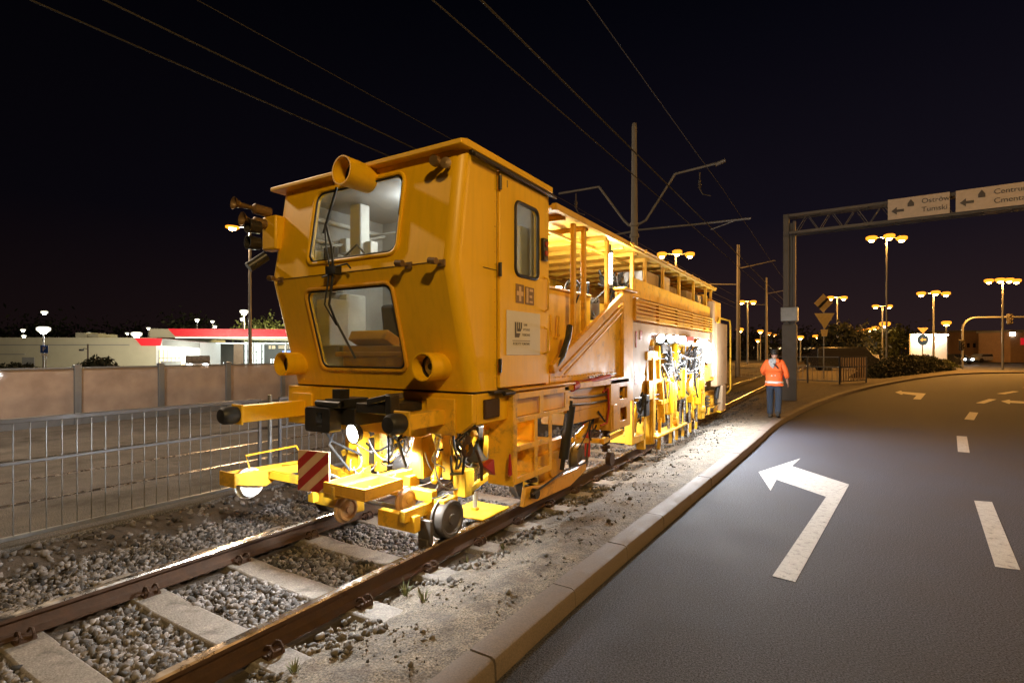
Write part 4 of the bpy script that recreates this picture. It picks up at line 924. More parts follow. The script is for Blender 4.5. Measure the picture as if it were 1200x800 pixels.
# seams, welds, bolts and grab irons on the cab so that it reads as welded plate
b = MB()
b.box(-2.4985, -2.4965, 3.62, 3.828, 2.50, 2.506); b.box(-2.501, -2.497, 3.828, 3.834, 1.49, 3.36)
b.bar((XL+CR, Yf(2.505)-.001, 2.505), (XRt-CR, Yf(2.505)-.001, 2.505), .006, .004)
b.build('panel_seams', 'black_metal', cab)
b = MB()
for k in range(17):
    z = 1.58+k*.108
    b.lathe((-2.4995, 3.80, z), (1, 0, 0), [(0, .007), (.004, .006), (.005, 0)], 8)
for q in range(14):
    x = -4.62+q*.15
    b.lathe((x, Yf(1.52)+.001, 1.52), (0, -1, 0), [(0, .008), (.005, .007), (.006, 0)], 8); b.lathe((x, Yf(3.375)+.001, 3.378), (0, -1, 0), [(0, .007), (.005, .006), (.006, 0)], 8)
for q in range(30):
    y = 5.0+q*.08
    if y < 7: b.lathe((-2.519, y, 1.53), (1, 0, 0), [(0, .008), (.005, .007), (.006, 0)], 8)
b.build('bolt_heads', 'yellow_worn', cab)
b = MB(); b.path([(-2.62, 3.42, .98+.1), (-2.55, 3.44, 1.0), (-2.62, 3.5, .8), (-2.9, 3.7, .72)], .012); b.cut(); b.path([(-4.3, 3.44, 1.3), (-4.3, 3.36, 1.2), (-4.1, 3.4, .95), (-3.9, 3.6, .8)], .012); b.cut(); b.path([(-3.1, 3.44, 1.25), (-3.15, 3.3, 1.05), (-3.2, 3.45, .8)], .014); b.cut(); b.path([(-4.0, 3.4, 1.2), (-3.95, 3.25, .95), (-3.85, 3.4, .7)], .012)
b.each('brake_hose', 'black_rubber', TM)
b = MB()
for y0_, z_ in ((5.3, 1.30), (5.3, 1.22), (7.5, 1.05), (7.5, 1.12)): b.path(sag((-2.505, y0_, z_), (-2.50, y0_+(1.8 if y0_ < 7 else 5), z_-.02), .03), .014)
b.build('side_pipes', 'dark_steel', TM)

# denser gear under the front and along the near side
def gear(name, m, parts_):
    for p_ in parts_:
        b = MB(); k_ = p_[0]
        if k_ == 'b': b.bar(*p_[1:])
        elif k_ == 'c':
            a, c_, r_ = Vector(p_[1]), Vector(p_[2]), p_[3]; b.tube(a, a.lerp(c_, .6), r_, n=16); b.tube(a.lerp(c_, .6), c_, r_*.5, n=10); b.lathe(a-(c_-a).normalized()*.03, c_-a, [(0, 0), (0, r_*.7), (.05, r_*.7), (.05, 0)], 12)
        elif k_ == 'x': b.cbox(p_[1], p_[2])
        b.build(name, m, TM, bevel=.005)
gear('cross_brace', W, [('b', (-4.35, 3.75, .75), (-3.75, 3.95, 1.05), .05, .06), ('b', (-4.0, 4.1, .5), (-3.3, 4.0, .62), .06, .05), ('b', (-3.6, 3.9, .55), (-3.45, 3.95, 1.08), .05, .10),
     ('b', (-3.25, 4.2, .5), (-2.85, 4.0, 1.05), .05, .07), ('b', (-4.3, 4.5, .55), (-3.7, 4.4, 1.1), .05, .07), ('b', (-2.95, 4.6, .45), (-2.95, 4.6, 1.15), .08, .08), ('b', (-3.9, 4.55, .7), (-2.9, 4.6, .75), .06, .10),
     ('x', (-3.95, 3.62, .62), (.18, .10, .14)), ('x', (-3.4, 3.72, .60), (.12, .14, .10)), ('x', (-3.08, 4.05, .72), (.10, .22, .16)), ('b', (-2.62, 6.55, .62), (-2.62, 7.3, .66), .05, .07), ('b', (-2.75, 5.9, .72), (-2.7, 6.7, .60), .04, .06)])
gear('slewing_cylinder', 'yellow_paint', [('c', (-4.2, 3.85, .66), (-3.75, 4.15, .98), .045), ('c', (-3.15, 3.78, .62), (-3.3, 4.2, 1.0), .04), ('c', (-2.72, 6.0, .75), (-2.66, 6.6, 1.0), .04), ('c', (-2.56, 7.55, .6), (-2.52, 7.7, 1.1), .045)])
hoses(51, (-4.3, -3.5, 3.6, 4.3, .6, 1.1), 16, 'front_hoses', 'black_rubber', (.006, .011), .2)
hoses(52, (-3.3, -2.7, 3.6, 4.4, .5, 1.15), 14, 'front_hoses', 'grey_metal', (.005, .009), .2)
hoses(53, (-2.7, -2.5, 5.6, 7.3, .6, 1.25), 14, 'side_hoses', 'black_rubber', (.008, .014), .15)
point((-3.5, 4.35, .75), 45, (.93, .97, 1), .08, 'work_and_fill_light', parent=TM)  # added fill point without a lamp, brightens the front gear
# ============================================================ the worker walking away
pp = thing('person', (-1.34, 15.06, .115), 'person in an orange high visibility jacket and jeans walking away along the kerb', 'person', rz=R(-3))
def skin(name, V, E_, Rr, m, lvl=2, root=0, parent=pp):
    me = bpy.data.meshes.new(name); me.from_pydata(V, E_, []); o = bpy.data.objects.new(name, me); C.objects.link(o)
    sk = o.modifiers.new('skin', 'SKIN'); sk.use_smooth_shade = True; o.modifiers.new('sub', 'SUBSURF').levels = lvl; o.modifiers['sub'].render_levels = lvl
    for i, r_ in enumerate(Rr):
        d = me.skin_vertices[0].data[i]; d.radius = r_ if isinstance(r_, tuple) else (r_, r_); d.use_root = (i == root)
    me.materials.append(M[m]); bpy.context.view_layer.update()
    dg = bpy.context.evaluated_depsgraph_get(); me2 = bpy.data.meshes.new_from_object(o.evaluated_get(dg)); o.modifiers.clear(); o.data = me2
    me2.polygons.foreach_set('use_smooth', [True]*len(me2.polygons))
    if not me2.materials: me2.materials.append(M[m])
    o.parent = parent; return o
# skeleton: x right, y away, z up
V = [(0, 0, .95), (0, .01, 1.12), (0, .02, 1.32), (0, .03, 1.47), (0, .045, 1.53), (0, .055, 1.60), (0, .06, 1.68)]
E_ = [(0, 1), (1, 2), (2, 3), (3, 4), (4, 5), (5, 6)]; Q = [.13, .13, .145, .065, .058, .088, .075]
def arm(sg, el, wr, hand):
    i = len(V); V.extend([(sg*.17, .02, 1.42), el, wr, hand]); E_.extend([(2, i), (i, i+1), (i+1, i+2), (i+2, i+3)]); Q.extend([.058, .042, .028, .03])
    h = Vector(hand); d = (h-Vector(wr)).normalized()
    for k, (ox, ln) in enumerate(((-.03, .075), (-.01, .085), (.01, .08), (.03, .065))):
        j = len(V); a = h+Vector((0, ox, 0))+d*.03; V.extend([tuple(a), tuple(a+d*ln*.5), tuple(a+d*ln+Vector((-sg*.015, 0, 0)))]); E_.extend([(i+3, j), (j, j+1), (j+1, j+2)]); Q.extend([.010, .009, .008])
    j = len(V); a = h+Vector((0, .035, .02)); V.extend([tuple(a), tuple(a+d*.045+Vector((0, .02, 0)))]); E_.extend([(i+3, j), (j, j+1)]); Q.extend([.011, .009])
arm(1, (.27, -.02, 1.17), (.29, .07, .95), (.30, .09, .89)); arm(-1, (-.28, .02, 1.18), (-.22, .22, 1.07), (-.19, .28, 1.05))
def leg(sg, kn, an, toe):
    i = len(V); V.extend([(sg*.09, 0, .88), kn, an, toe]); E_.extend([(0, i), (i, i+1), (i+1, i+2), (i+2, i+3)]); Q.extend([.085, .06, .042, .036])
leg(1, (.10, -.03, .50), (.10, -.16, .12), (.11, -.04, .045)); leg(-1, (-.09, .06, .49), (-.09, .05, .09), (-.10, .19, .035))
body = skin('body', V, E_, Q, 'skin')
# head details on the body mesh are hidden by hair: ears
skin('trousers', [(0, 0, .97), (0, 0, .90), (.10, 0, .80), (.105, -.03, .50), (.105, -.14, .17), (.105, -.155, .10), (-.10, .01, .80), (-.10, .06, .50), (-.10, .055, .14), (-.10, .06, .07)],
     [(0, 1), (1, 2), (2, 3), (3, 4), (4, 5), (1, 6), (6, 7), (7, 8), (8, 9)], [(.155, .125), (.155, .125), .105, .088, .080, .082, .105, .088, .080, .084], 'jeans')
skin('jacket', [(0, 0, .90), (0, 0, 1.0), (0, .01, 1.18), (0, .02, 1.36), (0, .025, 1.47), (.175, .02, 1.41), (.275, -.02, 1.17), (.29, .05, 1.0), (-.175, .02, 1.41), (-.285, .02, 1.19), (-.235, .19, 1.09)],
     [(0, 1), (1, 2), (2, 3), (3, 4), (3, 5), (5, 6), (6, 7), (3, 8), (8, 9), (9, 10)], [(.20, .155), (.21, .155), (.19, .145), (.185, .135), .095, .085, .068, .060, .085, .068, .060], 'hivis', root=1)
def torso_band(z0, z1, w_, d_, m, nm, yo=.01):
    b = MB(); n_ = 28; vs = []
    for z, e_ in ((z0, 0), (z0+.004, .008), (z1-.004, .008), (z1, 0)):
        for i in range(n_):
            a = 2*math.pi*i/n_; c_, s_ = math.cos(a), math.sin(a); q = (abs(c_)**2.6+abs(s_)**2.6)**(-1/2.6); vs.append(((w_+e_)*c_*q, yo+(d_+e_)*s_*q, z))
    b.add(vs, [(k*n_+i, k*n_+(i+1) % n_, (k+1)*n_+(i+1) % n_, (k+1)*n_+i) for k in range(3) for i in range(n_)]); return b.build(nm, m, pp, local=True, smooth=60)
torso_band(.875, .935, .205, .158, 'reflective', 'hem_band', 0); torso_band(.82, .885, .168, .13, 'jeans', 'shirt_hem', 0); torso_band(1.06, 1.10, .188, .142, 'reflective', 'chest_band', .01)
skin('hood', [(-.01, -.05, 1.52), (-.02, -.12, 1.44), (-.03, -.13, 1.35), (.0, -.125, 1.27)], [(0, 1), (1, 2), (2, 3)], [(.12, .06), (.11, .05), (.075, .035), .025], 'grey_cloth')
skin('shoulder_bag', [(.06, -.10, 1.50), (.11, -.10, 1.46), (.10, -.12, 1.38)], [(0, 1), (1, 2)], [.04, .055, .04], 'hivis')
b = MB(); b.path([(-.05, -.14, 1.43), (.05, -.155, 1.34), (.12, -.14, 1.26)], .016); b.build('bag_strap', 'boot', pp, local=True)
skin('hair', [(0, .03, 1.58), (0, .035, 1.65), (0, .05, 1.70)], [(0, 1), (1, 2)], [(.085, .075), (.098, .092), (.085, .09)], 'hair_dark')
b = MB(); b.lathe((0, .05, 1.69), (0, 0, 1), [(0, .098), (.02, .10), (.05, .085), (.07, .04), (.075, 0)], 20); b.build('cap', 'hair_dark', pp, local=True)
for c_, nm in (((.105, -.10, .0), 0), ((-.10, .12, 0), 1)):
    x, y, z = c_; b = MB(); zz = .06 if nm == 0 else 0
    b.add([(x-.045, y-.13, .0+zz), (x+.045, y-.13, zz), (x+.05, y+.14, 0), (x-.05, y+.14, 0), (x-.042, y-.12, .13+zz), (x+.042, y-.12, .13+zz), (x+.045, y+.02, .11+zz*.6), (x-.045, y+.02, .11+zz*.6), (x+.042, y+.13, .05), (x-.042, y+.13, .05)],
          [(0, 1, 2, 3), (0, 1, 5, 4), (4, 5, 6, 7), (7, 6, 8, 9), (9, 8, 2, 3), (1, 2, 8, 6, 5), (0, 4, 7, 9, 3)]); b.build('shoe', 'boot', pp, local=True, bevel=.015)
SOD = (1, .42, .07)
FX = Vector((CO, SI, 0)); FD = Vector((-SI, CO, 0))      # sideways and away directions used for the far, unaligned buildings
# ============================================================ catenary mast, arms, wires
mx_, my_ = -6.17, 18.5
ms = thing('catenary_mast', (mx_, my_, .05), 'tall grey overhead line mast with arms on both sides, rising behind the machine', 'mast')
b = MB(); b.tube((mx_, my_, 0), (mx_, my_, 6.4), .145, .12, n=16); b.tube((mx_, my_, 6.4), (mx_, my_, 9.9), .115, .085, n=16); b.lathe((mx_, my_, 9.9), (0, 0, 1), [(0, .085), (.10, .07), (.14, .0)], 12); b.build('pole', 'mast_grey', ms)
def P(px, py): return onY(px, py, my_)
b = MB(); b.path([P(846, 190), P(791, 204), P(757, 258), P(750, 262), P(743, 262)], .045, 8); b.tube(P(850, 188), P(838, 193), .06); b.build('cantilever_arm', 'mast_grey', ms)
b = MB(); b.path([P(655, 227), P(702, 219), P(731, 258), P(737, 264), P(743, 264)], .045, 8); b.build('cantilever_arm', 'mast_grey', ms)
b = MB(); b.path([P(743, 270), P(815, 263), P(880, 256)], .035, 8); b.path([P(860, 259), P(833, 269)], .02); b.path([P(716, 276), P(743, 271)], .035, 8); b.build('registration_arm', 'mast_grey', ms)
for q in ((820, 202), (675, 227)):
    b = MB(); a = P(*q); b.tube(a, a-Vector((0, 0, .25)), .02); b.lathe(a-Vector((0, 0, .55)), (0, 0, 1), [(0, .02), (.05, .06), (.1, .03), (.15, .06), (.2, .03), (.25, .05), (.3, .02)], 12); b.path([a-Vector((0, 0, .55)), a-Vector((-.1, 0, .75)), a-Vector((-.35, 0, .85))], .02); b.build('insulator', 'dark_steel', ms)
for z in (5.9, 6.3):
    b = MB(); b.tube((mx_, my_, z), (mx_, my_, z+.12), .165, n=16); b.build('clamp_band', 'mast_grey', ms)
def wire(x, z, label, dip=.25, z2=None, r=0.013):
    b = MB(); pts = sag((x, -22, z), (x, 18.5, z2 or z), dip, 16)+sag((x, 18.5, z2 or z), (x, 58, z), dip, 12)[1:]
    b.path(pts, r, 6); tag(b.build('overhead_wire', 'copper_wire', None, smooth=60), label, 'wire', 'overhead wires of the tramway')
wire(-3.65, 6.06, 'bright overhead wire reaching the top edge just left of the middle', .02, r=0.015)
wire(-3.55, 5.45, 'thin overhead wire left of the bright one above the cab roof', .02, r=0.009)
wire(-3.2, 7.2, 'faint upper wire ending at the mast arm on the right', .12, r=0.009)
wire(-8.7, 6.75, 'middle wire of the left group, running down behind the cab roof', .05, r=.9*0.017)
wire(-8.6, 6.25, 'lowest wire of the left group ending at the cab roof edge', .05, r=0.012)
wire(-8.8, 7.55, 'faint topmost wire of the left group over the second track', .08, r=0.009)
for i, (px, py, D, lab) in enumerate(((865, 287, 38, 'dim distant mast right of the machine, the nearer of two'), (898, 325, 55, 'dim distant mast beside the small lamps, the farther of two'))):
    t = onD(px, py, D); b = MB(); b.tube((t.x, t.y, 0), (t.x, t.y, t.z), .15, .10); b.tube((t.x, t.y, t.z*.82), (t.x+2.4, t.y, t.z*.86), .04); b.tube((t.x, t.y, t.z*.7), (t.x-2.4, t.y, t.z*.72), .04)
    tag(b.build('catenary_mast', 'mast_grey'), lab, 'mast', 'distant overhead line masts')
# ============================================================ sign gantry over the road
gx, gy = -1.37, 20.9
gt = thing('sign_gantry', (gx, gy, .1), 'grey steel gantry with two pale direction signs spanning the road', 'gantry')
gz0, gz1 = 5.92, 6.52
b = MB(); b.box(gx-.19, gx-.01, gy-.16, gy+.16, .05, 6.6); b.box(gx+.10, gx+.19, gy-.12, gy+.12, .05, 6.35); b.box(gx-.012, gx+.102, gy-.05, gy+.05, .05, 6.3); b.build('gantry_post', 'gantry_grey', gt, bevel=.015)
b = MB(); b.box(gx-.26, gx+.26, gy-.26, gy+.26, 2.85, 3.35); b.build('switch_box', 'galvanised', gt, bevel=.02)
b = MB(); b.box(gx-.23, gx+.23, gy-.2, gy+.2, .1, 2.75); b.build('post_sleeve', 'gantry_grey', gt, bevel=.02)
b = MB(); x1 = 19.5
gdir = Vector((1, -.06, 0)).normalized()
def G(u, z, o_=0): return Vector((gx+.2, gy, z))+gdir*u+Vector((0, o_, 0))
for z in (gz0, gz1):
    for o_ in (-.22, .22): b.bar(G(-.2, z, o_), G(x1, z, o_), .09, .09)
u = 0
while u < x1:
    for o_ in (-.22, .22):
        b.bar(G(u, gz0, o_), G(u+.35, gz1, o_), .018, .018); b.bar(G(u+.35, gz1, o_), G(u+.7, gz0, o_), .018, .018)
    b.bar(G(u, gz1, -.22), G(u, gz1, .22), .04, .04); b.bar(G(u, gz0, -.22), G(u, gz0, .22), .04, .04); u += .7
b.build('lattice_beam', 'gantry_grey', gt)
b = MB(); b.box(gx+x1, gx+x1+.35, gy-1.35, gy-1.0, 0, 6.6); b.build('gantry_post', 'gantry_grey', gt, bevel=.015)
grot = (R(90), 0, math.atan2(gdir.y, gdir.x))
def gsign(u0, u1, lab, lines):
    t = thing('direction_sign', G((u0+u1)/2, 5.94, -.33), lab, 'sign', 'direction signs on the gantry', rz=math.atan2(gdir.y, gdir.x))
    w_ = u1-u0; b = MB(); b.box(-w_/2, w_/2, -.02, .02, 0, .64); b.build('sign_board', 'gantry_sign', t, local=True, bevel=.006)
    b = MB()
    for x in (-w_/2+.25, w_/2-.25): b.box(x-.03, x+.03, .022, .2, .02, .62)
    b.build('sign_bracket', 'mast_grey', t, local=True)
    for (tx, x, z, s_, al) in lines: text_mesh(tx, s_, 'writing', 'sign_text', t, (-w_/2+.84, -.024, z), (R(90), 0, 0), al, .002)
    for (x, z, kind) in (((-w_/2+.25), .26, 0), ((-w_/2+.58), .45, 1)):
        b = MB()
        if kind == 0:
            b.prismy([(x-.16, z), (x-.02, z+.12), (x-.02, z+.04), (x+.16, z+.04), (x+.16, z-.04), (x-.02, z-.04), (x-.02, z-.12)], -.027, -.021); b.build('arrow', 'sign_text', t, local=True, smooth=0)
        else:
            b.prismy([(x-.08, z-.1), (x-.08, z), (x, z+.12), (x+.08, z), (x+.08, z-.1)], -.027, -.021); b.build('church_symbol', 'sign_text', t, local=True, smooth=0)
uA = (onY(1040, 240, 20.6).x-gx-.2, onY(1112, 235, 20.5).x-gx-.2); uB = (onY(1119, 235, 20.5).x-gx-.2, onY(1212, 230, 20.4).x-gx-.2)
gsign(uA[0], uA[1], 'pale sign reading Ostrów Tumski on the gantry, nearer the post', [('Ostrów', 'T', .46, .21, 'LEFT'), ('Tumski', 'T', .2, .21, 'LEFT')])
gsign(uB[0], uB[1], 'wide pale sign reading Centrum and Cmentarz at the right picture edge', [('Centrum', 'T', .46, .21, 'LEFT'), ('Cmentarz P', 'T', .2, .21, 'LEFT')])
# ============================================================ street lamps
def street_lamp(px, py, D, n, lab, m='lamp_sodium', w=0, col=SOD, size=.34, pole=True, arm=.9, group='sodium street lamps along the far roads', asym=0, z_off=0):
    t = onD(px, py, D); zt = t.z; size *= 1.25
    s = thing('street_lamp', (t.x, t.y, 0), lab, 'street lamp', group)
    if pole:
        b = MB(); r0 = max(.07, .0016*D); b.tube((t.x, t.y, 0), (t.x, t.y, zt), r0*1.25, r0*.8, n=10); b.build('pole', 'galvanised', s)
    for k in range(n):
        if n == 1: d = FX*(-1 if asym <= 0 else 1); off = arm*(0 if not asym else 1); up = 0
        else: q = -1+2*k/(n-1); d = FX*(1 if q > 0 else -1); off = abs(q)*arm; up = .12-.1*abs(q)
        c = Vector((t.x, t.y, zt+up))+d*off+FD*(-.3*(1-abs(q)) if n > 2 else 0)
        b = MB(); b.tube((t.x, t.y, zt-.05), c, .035, n=8)
        hd = MB(); hd.lathe(c-Vector((0, 0, .02)), (0, 0, 1), [(0, size*.62), (.08, size*.6), (.16, size*.3), (.19, 0)], 12)
        h = hd.build('lamp_head', 'galvanised', s, smooth=40); b.build('bracket', 'galvanised', s)
        e_ = MB(); e_.lathe(c-Vector((0, 0, .02)), (0, 0, -1), [(size*.45, size*.45), (size*.7, size*.42), (size*.85, size*.25), (size*.9, 0)], 14); e_.build('lamp_bulb', m, h, smooth=50)
        e_ = MB(); e_.lathe(c-Vector((0, 0, .0)), (0, 0, -1), [(-size*.15, size*.55), (0, size*.85), (size*.35, size*.85), (size*.65, size*.55), (size*.55, size*.35), (size*.1, size*.4)], 16); e_.build('halo_bowl', 'halo_white' if 'white' in m else 'halo_orange', h, smooth=50)  # oversized glowing bowl imitates the halo around the bulb
    if w: point((t.x, t.y, zt-.35), w, col, .25, 'street_light', parent=s)
    return s
street_lamp(792, 297, 36, 3, 'three headed sodium lamp glowing just above the machine roof', w=1800, size=.30, arm=.95)
street_lamp(1039, 278, 42, 3, 'tallest three headed sodium lamp, below the gantry sign', w=6500, size=.36, arm=1.2)
street_lamp(876, 353, 75, 2, 'two headed sodium lamp just right of the machine end', w=4000, size=.42, arm=.8)
street_lamp(981, 348, 72, 2, 'two headed sodium lamp behind the striped diamond sign', w=5000, size=.42, arm=.9)
street_lamp(1034, 358, 78, 2, 'small two headed sodium lamp standing behind the tallest one', w=4000, size=.42, arm=1)
street_lamp(1037, 378, 95, 1, 'single bright sodium lamp low behind the tallest lamp post', w=5000, size=.8)
street_lamp(1094, 343, 62, 3, 'three headed sodium lamp over the white hoardings', w=9000, size=.42, arm=1.45)
street_lamp(1109, 377, 90, 1, 'single sodium lamp low between the hoardings and the curved mast', w=6000, size=.65)
street_lamp(1175, 328, 52, 4, 'four headed sodium lamp near the right picture edge', w=11000, size=.36, arm=1.35)
for i, (px, py, D, sz, lab) in enumerate(((867, 385, 95, .6, 'low sodium lamp by the machine end, under the two headed one'), (891, 387, 110, .55, 'first of the small low lamps above the worker'), (901, 390, 120, .5, 'second of the small low lamps above the worker'),
        (908, 392, 130, .4, 'third of the small low lamps above the worker, by the gantry post'), (888, 398, 100, .4, 'lowest small lamp just above left of the worker'), (938, 394, 100, .55, 'small low lamp right of the gantry post'), (956, 393, 105, .55, 'small low lamp left of the triangular sign'),
        (1005, 388, 120, .5, 'leftmost of the four small lamps in a row behind the hedge'), (1012, 386, 115, .5, 'second of the four small lamps behind the hedge'), (1019, 385, 110, .55, 'third of the four small lamps behind the hedge'), (1026, 383, 105, .6, 'rightmost of the four small lamps behind the hedge'),
        (1037, 392, 125, .4, 'tiny lamp directly under the single bright sodium one'), (1060, 408, 140, .3, 'faint tiny lamp left of the white hoardings'))):
    street_lamp(px, py, D, 1, lab, w=0, size=sz)
# left side lamps
t = onD(293, 270, 30)
s = thing('street_lamp', (t.x, t.y, 0), 'tall slim lamp post with one sodium head reaching left, behind the barrier', 'street lamp')
b = MB(); b.tube((t.x, t.y, 0), (t.x, t.y, t.z), .11, .065, n=12); b.path([t, t+Vector((0, 0, .18))-FX*.2, t+Vector((0, 0, .20))-FX*.95], .035); b.build('pole', 'galvanised', s)
c = t+Vector((0, 0, .2))-FX*1.0; b = MB(); b.cbox(c, (.5, .26, .10), Matrix.Rotation(TH, 3, 'Z')); h = b.build('lamp_head', 'galvanised', s, bevel=.03)
b = MB(); b.lathe(c-Vector((0, 0, .04)), (0, 0, -1), [(0, .2), (.12, .18), (.2, 0)], 14); b.build('lamp_bulb', 'lamp_sodium', h)
b = MB(); b.lathe(c+Vector((0, 0, .02)), (0, 0, -1), [(0, .36), (.08, .36), (.12, .28), (.08, .22), (0, .22)], 16); b.build('halo_bowl', 'halo_orange', h)  # glowing ring stands in for the halo of this head
point(c-Vector((0, 0, .3)), 3500, (1, .62, .32), .15, 'street_light', parent=s)
street_lamp(51, 384, 42, 1, 'very bright white lamp on a post above the parking sign', m='lamp_white', w=3000, col=(1, .97, .85), size=.42, group='white lamps around the filling station')
street_lamp(52, 365, 60, 1, 'small white lamp just above the very bright one', m='lamp_white', size=.3, pole=False, group='white lamps around the filling station')
street_lamp(160, 390, 66, 1, 'bright white lamp over the left end of the red stripe', m='lamp_white', w=2500, col=(1, .97, .85), size=.55, group='white lamps around the filling station')
for px, py, sz, lab in ((27, 386, .28, 'upper small white lamp at the far left'), (28, 393, .26, 'lower small white lamp at the far left'), (104, 390, .26, 'faint small lamp over the long pale building'), (149, 390, .22, 'tiny white lamp beside the bright one by the red stripe'),
                         (174, 384, .24, 'small white lamp at the corner of the canopy'), (231, 374, .3, 'left of three small white lamps over the canopy'), (249, 376, .26, 'middle of three small white lamps over the canopy'), (252, 382, .24, 'lowest of three small white lamps over the canopy'),
                         (286, 364, .55, 'bright white lamp left of the tall post over the canopy'), (284, 373, .3, 'small white lamp beneath the bright one by the tall post')):
    street_lamp(px, py, 78, 1, lab, m='lamp_white', size=sz, group='white lamps around the filling station')
# street lamps outside the view, two of them added: they light the near side of the scene
def near_lamp(x, y, z, dx, w, lab, col=(1, .57, .22), r=.2):
    s = thing('street_lamp', (x, y, 0), lab, 'street lamp')
    b = MB(); b.tube((x, y, 0), (x, y, z), .09, .06, n=12); b.path([(x, y, z), (x+dx*.2, y, z+.2), (x+dx, y, z+.25)], .035); b.build('pole', 'galvanised', s)
    b = MB(); b.cbox((x+dx, y, z+.26), (.6, .28, .1)); h = b.build('lamp_head', 'galvanised', s, bevel=.03)
    b = MB(); b.lathe((x+dx, y, z+.21), (0, 0, -1), [(0, .2), (.06, .15), (.09, 0)], 14); b.build('lamp_bulb', 'lamp_sodium', h)
    point((x+dx, y, z), w, col, r, 'street_light', parent=s)
near_lamp(6.6, -3.0, 7.8, -1.6, 2350, 'street lamp on the far pavement behind the photographer', col=(1, .66, .25))
near_lamp(-13.2, 2.2, 8.0, 1.2, 1500, 'added street lamp beyond the second track, unseen past the left picture edge', col=(1, .78, .56))  # added lamp, placed for its light on the barrier and left ballast
near_lamp(17.5, 16.0, 8.5, -1.5, 3600, 'added street lamp on the right pavement, unseen beyond the picture edge', col=(1, .5, .14))  # added lamp, brought in to light the fronts of signs and hedge
# ============================================================ filling station and the pale building
def local_thing(name, px, D, lab, cat, z=0, group=None):
    p = onD(px, 412, D); return thing(name, (p.x, p.y, z), lab, cat, group, rz=TH)
SD = 60.0; K_ = SD/619
def LX(px, cx): return (px-cx)*K_
def LZ(py): return EYE-(py-412)*K_
gs = local_thing('filling_station', 260, SD, 'filling station with a red edged canopy and brightly lit shop, left of the cab', 'building')
cx = 260
b = MB(); b.prismy([(LX(175, cx), LZ(395)), (LX(175, cx), LZ(385)), (LX(470, cx), LZ(387)), (LX(470, cx), LZ(401))], 0, 9); b.build('canopy', 'cream_wall', gs, local=True)
b = MB(); b.prismy([(LX(197, cx), LZ(385)), (LX(206, cx), LZ(394)), (LX(470, cx), LZ(395)), (LX(470, cx), LZ(386.5))], -.10, -.02); b.build('red_band', 'red_fascia', gs, local=True, smooth=0)
b = MB(); b.box(LX(206, cx), LX(470, cx), -.11, -.03, LZ(396), LZ(395.2)); b.build('light_strip', 'lit_white', gs, local=True, smooth=0)
b = MB(); b.box(LX(236, cx), LX(470, cx), 1, 8.5, LZ(402), LZ(401.3)); b.build('canopy_underside', 'lit_white', gs, local=True, smooth=0)
b = MB(); b.box(LX(150, cx), LX(470, cx), 9, 9.3, 0, LZ(401)); b.build('shop_wall', 'grey_wall', gs, local=True)
for x0_, x1_, y0_, y1_, m_, nm in ((266, 273, 400, 434, 'lit_white', 'lit_window'), (276, 285, 401, 434, 'lit_white', 'lit_window'), (287, 289, 402, 430, 'lit_white', 'lit_window'), (313, 322, 411, 434, 'lit_blue', 'lit_poster'), (252, 263, 401, 434, 'brick_far', 'shop_column'),
                                (296, 303, 405, 408, 'lit_warm', 'lit_window'), (308, 333, 405, 407.5, 'lit_warm', 'lit_window'), (298, 304, 421, 430, 'lit_white', 'lit_window'), (239, 247, 425, 431, 'lit_white', 'lit_window'), (290, 333, 402, 404, 'grey_wall', 'shop_beam')):
    b = MB(); b.box(LX(x0_, cx), LX(x1_, cx), 4, 4.2, LZ(y1_), LZ(y0_)); o = b.build(nm, m_, gs, local=True, smooth=0)
    if nm == 'lit_window':
        b = MB()
        for q in (.33, .66): b.box(LX(x0_, cx)-.05, LX(x1_, cx)+.05, 3.9, 3.98, LZ(y1_)+(LZ(y0_)-LZ(y1_))*q-.04, LZ(y1_)+(LZ(y0_)-LZ(y1_))*q+.04)
        b.box((LX(x0_, cx)+LX(x1_, cx))/2-.04, (LX(x0_, cx)+LX(x1_, cx))/2+.04, 3.9, 3.98, LZ(y1_), LZ(y0_)); b.build('frame', 'grey_wall', o, local=True)
for px in (291, 330, 400):
    b = MB(); b.box(LX(px, cx), LX(px+1.4, cx), .8, 1.1, 0, LZ(401)); b.build('canopy_column', 'white_panel', gs, local=True)
pb = local_thing('pale_building', 90, SD-2, 'long low cream building with a red stripe at its right end, far left', 'building'); cx = 90
K_ = (SD-2)/619
b = MB(); b.prismy([(LX(-160, cx), 0), (LX(-160, cx), LZ(395)), (LX(183, cx), LZ(395.5)), (LX(183, cx), 0)], 0, 14); b.build('wall', 'cream_wall', pb, local=True)
b = MB(); b.box(LX(-160, cx), LX(152, cx), -.10, -.02, LZ(404.5), LZ(403.5)); b.box(LX(-160, cx), LX(30, cx), -.10, -.02, LZ(415.5), LZ(414.5)); b.box(LX(27, cx), LX(41, cx), -.12, -.02, LZ(430), LZ(418.5)); b.build('trim', 'grey_wall', pb, local=True)
b = MB(); b.box(LX(62, cx), LX(75, cx), 3, 6, LZ(396), LZ(388.5)); b.box(LX(78, cx), LX(90, cx), 3, 6, LZ(396), LZ(390)); b.build('roof_unit', 'cream_wall', pb, local=True)
b = MB(); b.prismy([(LX(159, cx), LZ(396)), (LX(191, cx), LZ(396.5)), (LX(189, cx), LZ(405)), (LX(167, cx), LZ(405))], -.22, -.12); b.build('red_band', 'red_fascia', pb, local=True, smooth=0)
b = MB(); b.prismy([(LX(183.5, cx), 0), (LX(183.5, cx), LZ(396)), (LX(235, cx), LZ(401)), (LX(235, cx), 0)], -.1, 4); b.build('shop_annexe', 'white_panel', pb, local=True)
